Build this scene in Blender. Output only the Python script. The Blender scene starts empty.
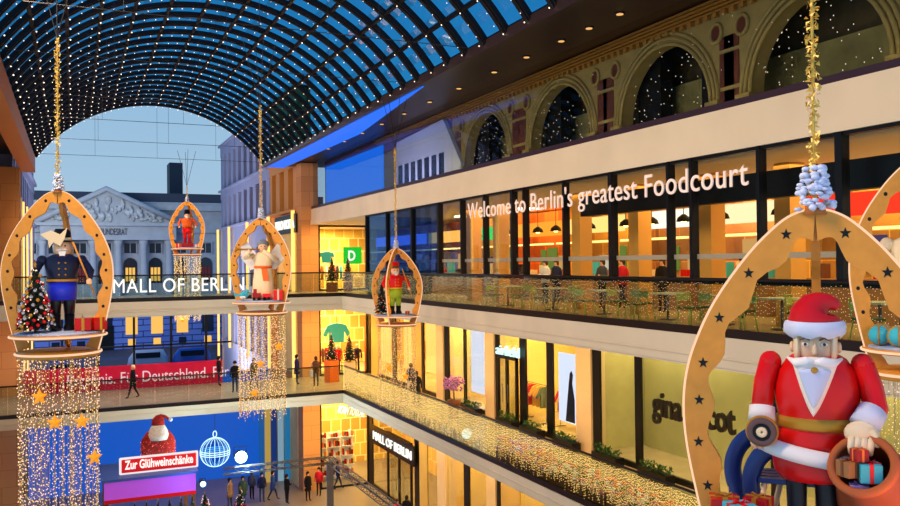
import bpy, bmesh, math, random
from mathutils import Vector, Matrix
random.seed(7)
R = random.random
def U(a, b): return a + (b - a) * R()
PI = math.pi
C = bpy.context.scene.collection

# ---------------------------------------------------------------- camera frame (vanishing points of the hall)
FPX = 835.0
YC = Vector((-377, -14, -835)).normalized()          # hall axis in camera coordinates
XC = Vector((1848, 11, -835)); XC = (XC - YC * XC.dot(YC)).normalized()
ZC = XC.cross(YC).normalized()
def ray(x, y):
    v = Vector((x - 450, 253 - y, -FPX)) / FPX
    return Vector((v.dot(XC), v.dot(YC), v.dot(ZC)))
def atX(x, y, X): d = ray(x, y); return d * (X / d.x)
def atY(x, y, Y): d = ray(x, y); return d * (Y / d.y)
def atZ(x, y, Z): d = ray(x, y); return d * (Z / d.z)
def atD(x, y, D): return ray(x, y) * D
cam = bpy.data.cameras.new('camera'); cam.sensor_width = 36; cam.lens = 36 * FPX / 900; cam.clip_end = 600
co = bpy.data.objects.new('camera', cam); C.objects.link(co)
co.matrix_world = Matrix(((XC.x, XC.y, XC.z, 0), (YC.x, YC.y, YC.z, 0), (ZC.x, ZC.y, ZC.z, 0), (0, 0, 0, 1)))
bpy.context.scene.camera = co

# ---------------------------------------------------------------- materials
def lin(c):
    c = [v / 255 for v in c]
    return [v / 12.92 if v <= .04045 else ((v + .055) / 1.055) ** 2.4 for v in c] + [1]
MATS = {}
def mat(name, rgb, rough=.6, metal=0, noise=0, scale=4, emit=None, es=1, bump=0, dist=None):
    if name in MATS: return MATS[name]
    m = bpy.data.materials.new(name); m.use_nodes = True; nt = m.node_tree; b = nt.nodes['Principled BSDF']
    b.inputs['Base Color'].default_value = lin(rgb); b.inputs['Roughness'].default_value = rough; b.inputs['Metallic'].default_value = metal
    if noise or bump:
        tc = nt.nodes.new('ShaderNodeTexCoord'); n = nt.nodes.new('ShaderNodeTexNoise'); n.inputs['Scale'].default_value = scale; n.inputs['Detail'].default_value = 4
        nt.links.new(tc.outputs['Object'], n.inputs['Vector'])
        if noise:
            r = nt.nodes.new('ShaderNodeValToRGB'); a = lin(rgb)
            r.color_ramp.elements[0].color = [v * (1 - noise) for v in a[:3]] + [1]; r.color_ramp.elements[1].color = [min(1, v * (1 + noise)) for v in a[:3]] + [1]
            r.color_ramp.elements[0].position = .3; r.color_ramp.elements[1].position = .7
            nt.links.new(n.outputs['Fac'], r.inputs['Fac']); nt.links.new(r.outputs['Color'], b.inputs['Base Color'])
        if bump:
            bp = nt.nodes.new('ShaderNodeBump'); bp.inputs['Strength'].default_value = bump; nt.links.new(n.outputs['Fac'], bp.inputs['Height']); nt.links.new(bp.outputs['Normal'], b.inputs['Normal'])
    if emit:
        b.inputs['Emission Color'].default_value = lin(emit); b.inputs['Emission Strength'].default_value = es
    MATS[name] = m; return m
def emat(name, rgb, es=1, sample=False):
    m = mat(name, (20, 20, 20), emit=rgb, es=es)
    if not sample: m.cycles.emission_sampling = 'NONE'
    return m
def glass(name, tint, gloss=.1, rough=.02, cap=.3):
    m = bpy.data.materials.new(name); m.use_nodes = True; nt = m.node_tree; nt.nodes.clear()
    o = nt.nodes.new('ShaderNodeOutputMaterial'); mx = nt.nodes.new('ShaderNodeMixShader'); t = nt.nodes.new('ShaderNodeBsdfTransparent'); g = nt.nodes.new('ShaderNodeBsdfGlossy')
    t.inputs[0].default_value = lin(tint); g.inputs['Roughness'].default_value = rough; g.inputs[0].default_value = (.9, .95, 1, 1)
    f = nt.nodes.new('ShaderNodeLayerWeight'); f.inputs['Blend'].default_value = gloss
    k = nt.nodes.new('ShaderNodeMath'); k.operation = 'MULTIPLY'; k.inputs[1].default_value = cap; nt.links.new(f.outputs['Fresnel'], k.inputs[0]); nt.links.new(k.outputs[0], mx.inputs[0]); nt.links.new(t.outputs[0], mx.inputs[1]); nt.links.new(g.outputs[0], mx.inputs[2]); nt.links.new(mx.outputs[0], o.inputs[0])
    MATS[name] = m; return m
def brickmat(name, c1, c2, mortar, sc, bw, rh, ms=.03):
    m = mat(name, c1, .8); nt = m.node_tree; b = nt.nodes['Principled BSDF']
    tc = nt.nodes.new('ShaderNodeTexCoord'); mp = nt.nodes.new('ShaderNodeSeparateXYZ'); cb = nt.nodes.new('ShaderNodeCombineXYZ'); k = nt.nodes.new('ShaderNodeTexBrick')
    ad = nt.nodes.new('ShaderNodeMath'); ad.operation = 'ADD'
    nt.links.new(tc.outputs['Object'], mp.inputs[0]); nt.links.new(mp.outputs[0], ad.inputs[0]); nt.links.new(mp.outputs[1], ad.inputs[1])
    nt.links.new(ad.outputs[0], cb.inputs[0]); nt.links.new(mp.outputs[2], cb.inputs[1]); nt.links.new(cb.outputs[0], k.inputs['Vector'])
    k.inputs['Color1'].default_value = lin(c1); k.inputs['Color2'].default_value = lin(c2); k.inputs['Mortar'].default_value = lin(mortar)
    k.inputs['Scale'].default_value = sc; k.inputs['Brick Width'].default_value = bw; k.inputs['Row Height'].default_value = rh; k.inputs['Mortar Size'].default_value = ms
    nt.links.new(k.outputs['Color'], b.inputs['Base Color']); return m

fascia_m = mat('fascia_plaster', (212, 200, 174), .6, noise=.06, scale=.6)
stonefl_m = mat('floor_stone', (170, 152, 120), .25, noise=.12, scale=1.5)
dark_m = mat('dark_bronze', (38, 26, 22), .4, .3)
black_m = mat('black_metal', (14, 13, 14), .45, .2)
steel_m = mat('steel', (120, 120, 125), .35, .8)
cable_m = mat('cable', (60, 62, 66), .5, .5)
pillar_m = brickmat('pillar_stone', (196, 142, 84), (186, 130, 74), (150, 100, 55), 1, 1.4, .9, .01)
beige_m = mat('pier_stone', (214, 184, 138), .6, noise=.05, scale=1)
orange_m = mat('amber_wall', (190, 120, 48), .6, noise=.15, scale=1.2)
wood_m = mat('birch_wood', (214, 146, 52), .45, noise=.08, scale=9)
woodedge_m = mat('wood_inner', (170, 104, 44), .5)
rim_m = emat('rim_led', (255, 205, 165), 1.1)
bulb_m = emat('warm_bulb', (255, 212, 180), 1.7)
bulbw_m = emat('white_bulb', (255, 232, 205), 2.2)
bulbs_m = emat('silver_bulb', (255, 224, 200), 1.35)
glint_m = emat('gold_glint', (255, 205, 110), 1.5)
white_m = mat('white_paint', (235, 235, 232), .5)
cream_m = mat('cream_paint', (232, 214, 175), .5)
red_m = mat('red_paint', (214, 16, 14), .28)
dred_m = mat('dark_red_paint', (150, 14, 18), .4)
gold_m = mat('gold_paint', (208, 150, 48), .35, .5)
tinsel_m = mat('gold_tinsel', (232, 190, 84), .35, .55)
blue_m = mat('blue_paint', (22, 50, 118), .35)
royal_m = mat('royal_blue_paint', (24, 40, 200), .35)
navy_m = mat('navy_paint', (18, 22, 52), .4)
teal_m = mat('teal_paint', (60, 175, 195), .4)
green_m = mat('green_paint', (40, 110, 50), .5)
lime_m = mat('lime_paint', (150, 180, 40), .5)
yellow_m = mat('yellow_paint', (225, 175, 40), .5)
brown_m = mat('brown_paint', (110, 64, 34), .5)
sack_m = mat('sack_leather', (150, 74, 34), .5, noise=.12, scale=5)
skin_m = mat('painted_skin', (236, 190, 150), .5)
snow_m = mat('snow_cotton', (150, 170, 205), .9, noise=.1, scale=12, bump=.4)
frill_m = mat('white_frill', (205, 215, 235), .8)
lilac_m = mat('lilac_paper', (160, 130, 190), .6)
pine_m = mat('pine_needles', (30, 40, 28), .8, noise=.3, scale=14)
leaf_m = mat('leaf_green', (48, 82, 34), .7, noise=.3, scale=10)
silver_m = mat('silver_bauble', (220, 215, 215), .15, .8)
redb_m = mat('red_bauble', (200, 20, 24), .2, .3)
flower_m = mat('purple_petals', (170, 110, 170), .8)
pink_m = mat('pink_petals', (225, 120, 150), .8)
orgf_m = mat('orange_petals', (230, 110, 40), .8)
stone_m = mat('grey_stone', (150, 160, 174), .85, noise=.1, scale=.8)
stone2_m = mat('lilac_stone', (150, 156, 186), .85, noise=.06, scale=.6)
base_m = brickmat('rusticated_base', (92, 118, 180), (78, 104, 168), (30, 42, 84), 1, 3.2, 1.0, .08)  # blue light on the lower storey put into its stone colour
roofd_m = mat('slate_roof', (52, 60, 78), .8)
winglass_m = mat('dark_window', (24, 32, 48), .15)
litwin_m = emat('lit_window', (255, 196, 92), 1.0)
carve_m = mat('carved_relief', (160, 168, 178), .9, noise=.35, scale=1.6, bump=.8)
rib_m = mat('roof_steel', (12, 10, 13), .6, .1)
floorg_m = mat('market_floor', (120, 108, 96), .3, noise=.1, scale=.8)
street_m = mat('asphalt', (52, 58, 76), .8)
soffit_m = mat('soffit_bronze', (50, 34, 32), .35, .2)
shopwall_m = mat('shop_wall', (222, 196, 120), .7, noise=.08, scale=1)
shopfloor_m = mat('shop_floor', (196, 160, 110), .3, noise=.08, scale=1)
shopceil_m = mat('shop_ceiling', (215, 200, 165), .7)
frieze_m = mat('ornate_plaster', (116, 102, 64), .7, noise=.12, scale=3)
friezed_m = mat('ornate_panel_brown', (74, 36, 28), .6, noise=.3, scale=5)
cornice_m = mat('gilt_cornice', (140, 98, 44), .5, .2)
clear_g = glass('clear_glass', (244, 248, 246), .12, cap=.22)
bal_g = glass('balustrade_glass', (222, 232, 226), .22, cap=.16)
roof_g = glass('roof_glass', (66, 172, 214), .12)
dark_g = glass('dim_glass', (236, 242, 244), .12, cap=.15)
smoke_g = glass('blue_glass', (176, 202, 236), .3)
lamp_m = emat('ceiling_lamp', (255, 236, 200), 5)
strip_m = emat('warm_strip', (255, 190, 96), 2.0)
wall_blue_glow = emat('blue_lit_wall', (14, 84, 190), 1.0)
screen_white = emat('screen_white', (225, 230, 255), 1.2)
letter_m = emat('white_letters', (255, 250, 240), 1.2)
cyan_m = emat('cyan_letters', (190, 240, 235), 1.6)

# ---------------------------------------------------------------- geometry collector
class MB:
    def __init__(s): s.v = []; s.f = []; s.m = []; s.sm = []
    def add(s, vs, fs, mi=0, smooth=False):
        o = len(s.v); s.v += [tuple(v) for v in vs]
        for f in fs: s.f.append([i + o for i in f]); s.m.append(mi); s.sm.append(smooth)
        return s
    def box(s, x0, y0, z0, x1, y1, z1, mi=0, rot=None, c=None):
        vs = [Vector((x, y, z)) for x in (x0, x1) for y in (y0, y1) for z in (z0, z1)]
        if rot is not None:
            c = c or Vector(((x0 + x1) / 2, (y0 + y1) / 2, (z0 + z1) / 2)); M = Matrix.Rotation(rot, 3, 'Z') if not isinstance(rot, Matrix) else rot
            vs = [M @ (v - c) + c for v in vs]
        return s.add(vs, [(0, 1, 3, 2), (4, 6, 7, 5), (0, 4, 5, 1), (2, 3, 7, 6), (0, 2, 6, 4), (1, 5, 7, 3)], mi)
    def cbox(s, c, sx, sy, sz, mi=0, rot=None):
        return s.box(c[0] - sx / 2, c[1] - sy / 2, c[2] - sz / 2, c[0] + sx / 2, c[1] + sy / 2, c[2] + sz / 2, mi, rot)
    def tube(s, pts, r, n=8, mi=0, closed=False, flat=1.0):
        pts = [Vector(p) for p in pts]; N = len(pts); rs = r if isinstance(r, (list, tuple)) else [r] * N; vs = []; prev = None
        for i, p in enumerate(pts):
            a = pts[(i - 1) % N] if (i or closed) else p; b = pts[(i + 1) % N] if (i < N - 1 or closed) else p
            t = (b - a).normalized()
            u = prev - t * prev.dot(t) if prev else t.cross(Vector((0, 0, 1)))
            if u.length < 1e-4: u = t.cross(Vector((1, 0, 0)))
            u.normalize(); prev = u; w = t.cross(u)
            vs += [p + u * math.cos(2 * PI * k / n) * rs[i] + w * math.sin(2 * PI * k / n) * rs[i] * flat for k in range(n)]
        fs = [(i * n + k, i * n + (k + 1) % n, ((i + 1) % N) * n + (k + 1) % n, ((i + 1) % N) * n + k) for i in range(N if closed else N - 1) for k in range(n)]
        if not closed: fs += [tuple(range(n))[::-1], tuple((N - 1) * n + k for k in range(n))]
        return s.add(vs, fs, mi, n > 5)
    def cyl(s, x, y, z0, z1, r, n=16, mi=0): return s.tube([(x, y, z0), (x, y, z1)], r, n, mi)
    def loft(s, rings, n=24, mi=0, a0=0):                    # rings: (z, cx, cy, rx, ry)
        vs = [(cx + rx * math.cos(a0 + 2 * PI * k / n), cy + ry * math.sin(a0 + 2 * PI * k / n), z) for z, cx, cy, rx, ry in rings for k in range(n)]
        N = len(rings); fs = [(i * n + k, i * n + (k + 1) % n, (i + 1) * n + (k + 1) % n, (i + 1) * n + k) for i in range(N - 1) for k in range(n)]
        fs += [tuple(range(n))[::-1], tuple((N - 1) * n + k for k in range(n))]
        return s.add(vs, fs, mi, True)
    def ell(s, c, rx, ry, rz, mi=0, n=16, m=10):
        rings = [(c[2] - rz * math.cos(PI * (i + .02) / (m + .04)), c[0], c[1], rx * math.sin(PI * (i + .1) / (m + .2)), ry * math.sin(PI * (i + .1) / (m + .2))) for i in range(m + 1)]
        return s.loft(rings, n, mi)
    def dot(s, p, r, mi=0):
        x, y, z = p
        return s.add([(x + r, y, z), (x - r, y, z), (x, y + r, z), (x, y - r, z), (x, y, z + r), (x, y, z - r)], [(0, 2, 4), (2, 1, 4), (1, 3, 4), (3, 0, 4), (2, 0, 5), (1, 2, 5), (3, 1, 5), (0, 3, 5)], mi)
    def prism(s, poly, o, u, v, w, t, mi=0, smooth=False):   # polygon in plane (u, v) at o, thickness t along w
        o, u, v, w = Vector(o), Vector(u), Vector(v), Vector(w); n = len(poly)
        a = [o + u * p[0] + v * p[1] for p in poly]; vs = a + [q + w * t for q in a]
        return s.add(vs, [tuple(range(n))[::-1], tuple(range(n, 2 * n))] + [(i, (i + 1) % n, n + (i + 1) % n, n + i) for i in range(n)], mi, smooth)
    def build(s, name, m, parent=None, loc=None, kind=None, bevel=0):
        me = bpy.data.meshes.new(name); me.from_pydata(s.v, [], s.f)
        for x in (m if isinstance(m, (list, tuple)) else [m]): me.materials.append(x)
        me.polygons.foreach_set('material_index', s.m); me.polygons.foreach_set('use_smooth', s.sm)
        bm = bmesh.new(); bm.from_mesh(me); bmesh.ops.recalc_face_normals(bm, faces=bm.faces); bm.to_mesh(me); bm.free()
        o = bpy.data.objects.new(name, me); C.objects.link(o)
        if parent: o.parent = parent
        if loc is not None: o.location = loc
        if kind: o['kind'] = kind
        if bevel:
            b = o.modifiers.new('bevel', 'BEVEL'); b.width = bevel; b.segments = 2
        return o
def struct(name, mb, m, parent=None): return mb.build(name, m, parent, kind=None if parent else 'structure')
def tag(o, label, cat, group=None, kind=None):
    o['label'] = label; o['category'] = cat
    if group: o['group'] = group
    if kind: o['kind'] = kind
    return o
def thing(name, label, cat, loc=(0, 0, 0), rz=0, group=None, sc=1):
    o = bpy.data.objects.new(name, None); C.objects.link(o); o.location = loc; o.rotation_euler = (0, 0, rz); o.scale = (sc,) * 3; o.empty_display_size = .2
    return tag(o, label, cat, group)
def copytree(o, parent=None):
    c = o.copy(); C.objects.link(c)
    if parent: c.parent = parent
    for ch in list(o.children): copytree(ch, c)
    return c
def text(name, s, m, parent, p, right, up, h, length=None, ext=.02, space=1.0, bold=0):
    cu = bpy.data.curves.new(name, 'FONT'); cu.body = s; cu.size = 1; cu.extrude = ext / h; cu.space_character = space; cu.offset = bold
    o = bpy.data.objects.new(name, cu); C.objects.link(o); cu.materials.append(m); cu.resolution_u = 4
    bpy.context.view_layer.update(); me = bpy.data.meshes.new_from_object(o.evaluated_get(bpy.context.evaluated_depsgraph_get())); bpy.data.objects.remove(o)
    o = bpy.data.objects.new(name, me); C.objects.link(o); w = max(v.co.x for v in me.vertices); k = h / .7
    sx = (length / w) if length else k
    r = Vector(right).normalized(); u = Vector(up).normalized(); n = r.cross(u)
    M = Matrix((( r.x * sx, u.x * k, n.x * k, p[0]), (r.y * sx, u.y * k, n.y * k, p[1]), (r.z * sx, u.z * k, n.z * k, p[2]), (0, 0, 0, 1)))
    nw = len(s.split())
    if nw > 1:                                               # one part per word, cut at the widest gaps
        iv = sorted((min(me.vertices[i].co.x for i in f.vertices), max(me.vertices[i].co.x for i in f.vertices)) for f in me.polygons)
        gaps = []; hi = iv[0][1]
        for a, b in iv[1:]:
            if a > hi: gaps.append((a - hi, (a + hi) / 2))
            hi = max(hi, b)
        cuts = sorted(g_[1] for g_ in sorted(gaps)[-(nw - 1):]) + [1e9]; lo = -1e9; bpy.data.objects.remove(o)
        for c_ in cuts:
            bm = bmesh.new(); bm.from_mesh(me); bmesh.ops.delete(bm, geom=[v for v in bm.verts if not lo < v.co.x <= c_], context='VERTS')
            mw = bpy.data.meshes.new('word'); mw.materials.append(m); bm.to_mesh(mw); bm.free(); o = bpy.data.objects.new('word', mw); C.objects.link(o); lo = c_
            o.parent = parent; o.matrix_parent_inverse = Matrix.Identity(4); bpy.context.view_layer.update(); o.matrix_world = M
        return o
    if parent: o.parent = parent; bpy.context.view_layer.update()
    o.matrix_world = M
    return o
def area(loc, target, sx, sy, power, col, name='lamp'):
    l = bpy.data.lights.new(name, 'AREA'); l.shape = 'RECTANGLE'; l.size = sx; l.size_y = sy; l.energy = power; l.color = lin(col)[:3]
    o = bpy.data.objects.new(name, l); C.objects.link(o); o.location = loc
    o.rotation_euler = (Vector(target) - Vector(loc)).to_track_quat('-Z', 'Y').to_euler(); o.visible_glossy = False; return o
def point(loc, power, col, r=.15):
    l = bpy.data.lights.new('lamp', 'POINT'); l.energy = power; l.color = lin(col)[:3]; l.shadow_soft_size = r
    o = bpy.data.objects.new('lamp', l); C.objects.link(o); o.location = loc; o.visible_glossy = o.visible_camera = False; return o

# ================================================================ SETTING
ZG, Z1, Z2 = -13.9, -6.9, -1.65
XB, XS, YF, YW = 13.3, 17.0, 43.6, 50.4            # gallery edge, shopfront plane, cross gallery edge, end wall
F1 = (-7.46, -6.99); F2 = (-2.43, -1.74)
YN = 4.0                                            # nearest extent built
struct('floor', MB().box(-6, YN, ZG - .4, 26, 57, ZG), floorg_m)
struct('street', MB().box(-120, 57, ZG - .5, 140, 190, ZG - .05), street_m)
struct('floor_first_gallery', MB().box(XB + .02, YN, Z1 - .45, 24, YW + 6, Z1).box(-6, YF + .02, Z1 - .45, XB + .02, YW, Z1), stonefl_m)
struct('floor_second_gallery', MB().box(XB + .02, YN, Z2 - .6, 26, YW + 6, Z2).box(-6, YF + .02, Z2 - .6, XB + .02, YW, Z2), stonefl_m)
for z0, z1, nm in ((F1[0], F1[1], 'trim_1'), (F2[0], F2[1], 'trim_2')):
    m = MB(); m.box(XB - .06, YN, z0, XB, YF, z1).box(XB - .03, YN, z0 - .05, 24, YW, z0 + .02)
    m.box(-6, YF - .06, z0, XB, YF, z1).box(-6, YF - .03, z0 - .05, XB - .03, YW, z0 + .02)
    m.box(XB - .09, YN, z0 + .2, XB - .05, YF - .06, z0 + .24).box(-6, YF - .09, z0 + .2, XB - .06, YF - .05, z0 + .24)
    struct(nm, m, fascia_m)
# ceiling over the foodcourt, lintel band and soffit
struct('lintel_band', MB().box(13.4, YN, 2.43, 13.7, YW, 3.40).box(13.36, YN, 2.43, 13.42, YW, 2.72).box(13.7, YN, 2.43, 24, YW + 6, 2.6), fascia_m)
struct('ceiling_soffit', MB().box(11.1, YN, 6.3, 24, 53, 6.6).box(11.0, YN, 6.2, 11.2, 53, 6.5), soffit_m)
struct('wall_right', MB().box(23.6, YN, ZG, 24, 56, 6.3), shopwall_m)
struct('wall_left', MB().box(-6.2, YN + 26, ZG, -6, 53, 6.3), pillar_m)
# end wall piers: the tall stone pillar and the left one
def seg(px0, px1, Y): return atY(px0, 300, Y).x, atY(px1, 300, Y).x
xa, xb = seg(302, 319, YW)
struct('pillar_end', MB().box(xa, YW, ZG, xb, YW + 1.2, 6.25), pillar_m)
xl0, xl1 = -6.0, atY(20, 300, YW).x
struct('pillar_far_left', MB().box(xl0, YW, ZG, xl1, YW + 1.5, 5.4), pillar_m)
struct('beam_left_eave', MB().box(-2.62, YN, 5.4, -1.93, 53, 6.28), mat('amber_lit_beam', (206, 120, 60), .5, noise=.05))  # orange light on the eave beam put into its colour
struct('ceiling_left', MB().box(-6.2, YN + 20, 6.28, -1.95, 53, 6.5), soffit_m)

# ---------------------------------------------------------------- roof vault
CX, HALF, RZ = 4.6, 6.5, 7.91; ZCN = 9.7 - RZ; AH = math.asin(HALF / RZ)
def arc(t, d=0): a = -AH + 2 * AH * t; return (CX + (RZ + d) * math.sin(a), ZCN + (RZ + d) * math.cos(a))
NS = 12; ribY = [53 - 1.3 * i for i in range(37)]
g = MB()
for i in range(48):
    (x0, z0), (x1, z1) = arc(i / 48, .12), arc((i + 1) / 48, .12)
    g.add([(x0, ribY[-1], z0), (x1, ribY[-1], z1), (x1, 53, z1), (x0, 53, z0)], [(0, 1, 2, 3)])
struct('ceiling_glass_vault', g, roof_g)
bl = MB()
for j, y in enumerate(ribY):
    m = MB(); N = 36; vs = []
    for i in range(N + 1):
        for d, dy in ((-.03, -.15), (-.03, .15), (.12, .15), (.12, -.15)):
            x, z = arc(i / N, d); vs.append((x, y + dy, z))
    fs = [(i * 4 + k, i * 4 + (k + 1) % 4, i * 4 + 4 + (k + 1) % 4, i * 4 + 4 + k) for i in range(N) for k in range(4)]
    m.add(vs, fs)
    vs = []
    for i in range(N + 1):
        for d, dy in ((-.06, -.06), (-.06, .06), (-.03, .06), (-.03, -.06)):
            x, z = arc(i / N, d); vs.append((x, y + dy, z))
    m.add(vs, fs)
    struct('ceiling_rib', m, rib_m)
    for i in range(NS * 3 + 1):
        x, z = arc(min(max(i / (NS * 3), .01), .99), -.12)
        big = i % 3 == 0
        bl.dot((x + U(-.05, .05), y + U(-.1, .1), z), (.032 if big else .022) * (1 if y > 30 else .8))
for i in range(1, NS):
    x, z = arc(i / NS, 0); struct('ceiling_purlin', MB().box(x - .055, ribY[-1], z - .02, x + .055, 53, z + .1), rib_m)
o = bl.build('roof_fairy_lights', bulbw_m); tag(o, 'hundreds of tiny warm fairy lights studding the steel ribs of the glass vault', 'fairy lights', kind='stuff')
for j, y in enumerate([53 - 1.3 * (i + .5) for i in (0, 5, 10, 14, 19, 23, 28)]):
    m = MB().tube([(-1.88, y, 6.42), (10.95, y, 6.42)], .012, 4)
    for x in (1.2, 4.6, 8.0):
        m.tube([(x, y, 6.4), (x, y, ZCN + math.sqrt(RZ ** 2 - (x - CX) ** 2))], .007, 4)
    tag(m.build('tie_cable', cable_m), 'thin steel tie cable stretched across the vault, %s from the open end' % ('first', 'second', 'third', 'fourth', 'fifth', 'sixth', 'seventh')[j], 'cable', 'tie cables under the glass vault')
m = MB()
for k in range(8):
    z = 5.6 - k * .55; m.tube([(-1.9, 53.2, z + .7), (11.1, 53.2, z + .7)], .018, 4)
for x in (0.5, 2.2, 3.4, 5.2, 8.4): m.tube([(x, 53.2, 6.3), (x, 53.2, 1.5 + x * .1)], .01, 4)
# downlights in the soffit
for k, px_ in enumerate((328, 344, 362, 381.6, 404, 429.7, 459, 494.5, 527, 562, 590, 621)):
    y = atX(px_, 100, 12.7).y
    t = thing('soffit_downlight', '', 'light', (12.7, y, 6.3), group='soffit downlights')
    t['label'] = ['faintest recessed downlight at the far end of the dark soffit', 'second recessed downlight from the far end of the soffit', 'third recessed downlight from the far end of the soffit', 'fourth recessed downlight from the far end of the soffit', 'recessed downlight in the soffit just past the end of the blue light', 'recessed soffit downlight above the pale reflected gable', 'recessed soffit downlight above the first ornate arch', 'recessed soffit downlight just nearer than the first ornate arch', 'recessed soffit downlight above the second ornate arch', 'recessed soffit downlight just nearer than the second ornate arch', 'second nearest recessed downlight in the dark soffit', 'nearest recessed downlight in the dark soffit'][k]
    MB().cyl(0, 0, -.03, .01, .13, 16).build('rim', black_m, t)
    MB().cyl(0, 0, -.045, -.02, .09, 16).build('lens', emat('downlight_lens', (255, 190, 110), 1.0), t)
# blue light falling on the far end of the soffit, built as a glowing slab
o = MB().add([(11.22, 52.9, 6.18), (12.3, 52.9, 6.18), (12.5, 38, 6.18), (11.25, 27, 6.18), (11.22, 52.9, 6.29), (12.3, 52.9, 6.29), (12.5, 38, 6.29), (11.25, 27, 6.29)], [(0, 1, 2, 3), (4, 5, 6, 7), (0, 1, 5, 4), (1, 2, 6, 5), (2, 3, 7, 6), (3, 0, 4, 7)]).build('soffit_blue_glow', emat('blue_glow', (20, 100, 230), 1.3))
tag(o, 'long glowing blue slab standing for light cast under the far roof edge', 'light')

# ---------------------------------------------------------------- clerestory: reflections in the glass modelled as an ornate arcade behind it
XA = 14.3
def arcY(px_): return atX(px_, 100, XA).y
wall = MB(); ctr = [arcY(491) + .5, arcY(565) + .35, arcY(670) + .3]; per = 5.0; ctr += [ctr[-1] - per, ctr[-1] - 2 * per]
zb, zt = 3.5, 6.25; zs = 3.85; rr = 1.85
y_far = arcY(452)
arcade = thing('mirrored_arcade', 'ornate arcade with round arches and medallions, reflection modelled as plaster, above the cream lintel', 'arcade', (XA, 20, zb))
def aw(mb, name, m): o = mb.build(name, m, arcade); o.matrix_parent_inverse = Matrix.Translation((-XA, -20, -zb)); return o
body = MB(); edges = [y_far] + [y for c in ctr for y in (c + rr, c - rr)] + [YN]
for i in range(0, len(edges), 2):
    body.box(XA, edges[i + 1], zb, XA + .4, edges[i], zt)
for c in ctr:
    N = 16; poly = [(rr * math.cos(PI * k / N), zs + rr * math.sin(PI * k / N)) for k in range(N + 1)] + [(-rr, zt), (rr, zt)]
    body.prism(poly, (XA, c, 0), (0, 1, 0), (0, 0, 1), (1, 0, 0), .4)
    ring = MB()
    for q in (0, .14, .27):
        ring.tube([(XA - .02, c + (rr + q) * math.cos(PI * k / 20), zs + (rr + q) * math.sin(PI * k / 20)) for k in range(21)], .055, 6)
    for s_ in (-1, 1):
        ring.box(XA - .1, c + s_ * (rr + .13) - .17, zb, XA, c + s_ * (rr + .13) + .17, zs - .1).box(XA - .14, c + s_ * (rr + .13) - .22, zs - .12, XA, c + s_ * (rr + .13) + .22, zs)
    aw(ring, 'arch_moulding', frieze_m)
    pan = MB(); pm = MB()
    for s_ in (-1, 1):
        yy = c + s_ * per / 2 * .97
        for z0, z1 in ((3.65, 4.05), (4.15, 4.95), (5.05, 5.35)): pan.box(XA - .03, yy - .24, z0, XA, yy + .24, z1)
        ym = c + s_ * (rr + .22)
        pm.tube([(XA - .03, ym + .2 * math.cos(2 * PI * k / 16), 5.5 + .23 * math.sin(2 * PI * k / 16)) for k in range(16)], .05, 6, closed=True)
        pan.prism([(.16 * math.cos(2 * PI * k / 12), .18 * math.sin(2 * PI * k / 12)) for k in range(12)], (XA - .02, ym, 5.5), (0, 1, 0), (0, 0, 1), (1, 0, 0), .03)
    aw(pan, 'brown_panels', friezed_m); aw(pm, 'medallion_ring', frieze_m)
aw(body, 'arcade_wall', frieze_m)
cn = MB()
for k in range(4): cn.box(XA - .08 - .06 * k, YN, 6.0 + .07 * k, XA + .1, y_far + 9, 6.05 + .07 * k)
for k in range(110):
    y = YN + .25 + k * .3
    if y < y_far: cn.box(XA - .12, y, 5.88, XA, y + .12, 5.98)
aw(cn, 'gilt_cornice', cornice_m)
aw(MB().box(XA - .1, YN, zb - .1, XA + .1, y_far, zb + .1), 'sill', frieze_m)
struct('wall_recess_panel', MB().box(XA + 1.2, YN, 3.4, XA + 1.3, y_far, 4.9), mat('recess_green', (96, 92, 60), .7, noise=.3, scale=1.5))
struct('wall_clerestory_recess', MB().box(XA + 1.6, YN, 3.4, XA + 1.8, 53, 6.3), mat('recess_wall', (60, 52, 34), .8, noise=.2))
m = MB()
for c in ctr:
    for k in range(60): m.dot((XA + U(.1, .4), c + U(-1.7, 1.7), U(3.6, 5.5)), .016)
    for k in range(14): m.dot((XA - .12, c + U(-2.5, 2.5), U(3.6, 6.0)), .012)
tag(m.build('arch_fairy_lights', bulbs_m), 'scattered tiny white lights inside the ornate arches', 'fairy lights', kind='stuff')
for k, c in enumerate(ctr[:3]):
    o = MB().box(XA + .5, c + .7, 3.4, XA + .9, c + 1.7, 6.2).box(XA + .5, c - 1.45, 3.4, XA + .9, c - .95, 6.2).build('dark_pier', black_m); o['kind'] = 'structure'
# far part: sky reflection built as a glowing panel, building reflection as a gable
struct('wall_clerestory_sky_glow', MB().box(XA - .12, y_far + 8.3, 3.45, XA - .02, arcY(327), 5.95), emat('sky_reflection_blue', (6, 100, 222), 1.15))
yy0, yy1 = arcY(400), y_far
gb = MB().prism([(yy0 + .2, 3.45), (yy0, 5.75), (arcY(447), 6.0), (yy1 - 1.2, 4.0), (yy1 - 1.2, 3.45)], (XA - .2, 0, 0), (0, 1, 0), (0, 0, 1), (1, 0, 0), .18)
gable = thing('reflected_gable', 'pale lilac gable with dark windows, modelled reflection above the lintel beside the blue sky glow', 'facade', (XA + .2, yy0, 3.45))
def gw(mb, n, m): o = mb.build(n, m, gable); o.matrix_parent_inverse = Matrix.Translation(-gable.location); return o
gw(gb, 'reflected_gable_wall', stone2_m); area((XA - .75, yy0 - 3, 3.7), (XA, yy0 - 3, 5.2), 5, .15, 60, (190, 190, 255), 'gable_fill')  # unseen lamp added to light the modelled reflection
m = MB(); yw = yy0 - .3
while yw > yy1 + .6:
    m.box(XA - .24, yw - .45, 3.55, XA - .2, yw, 4.6); yw -= .8
gw(m, 'window', winglass_m)
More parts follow.
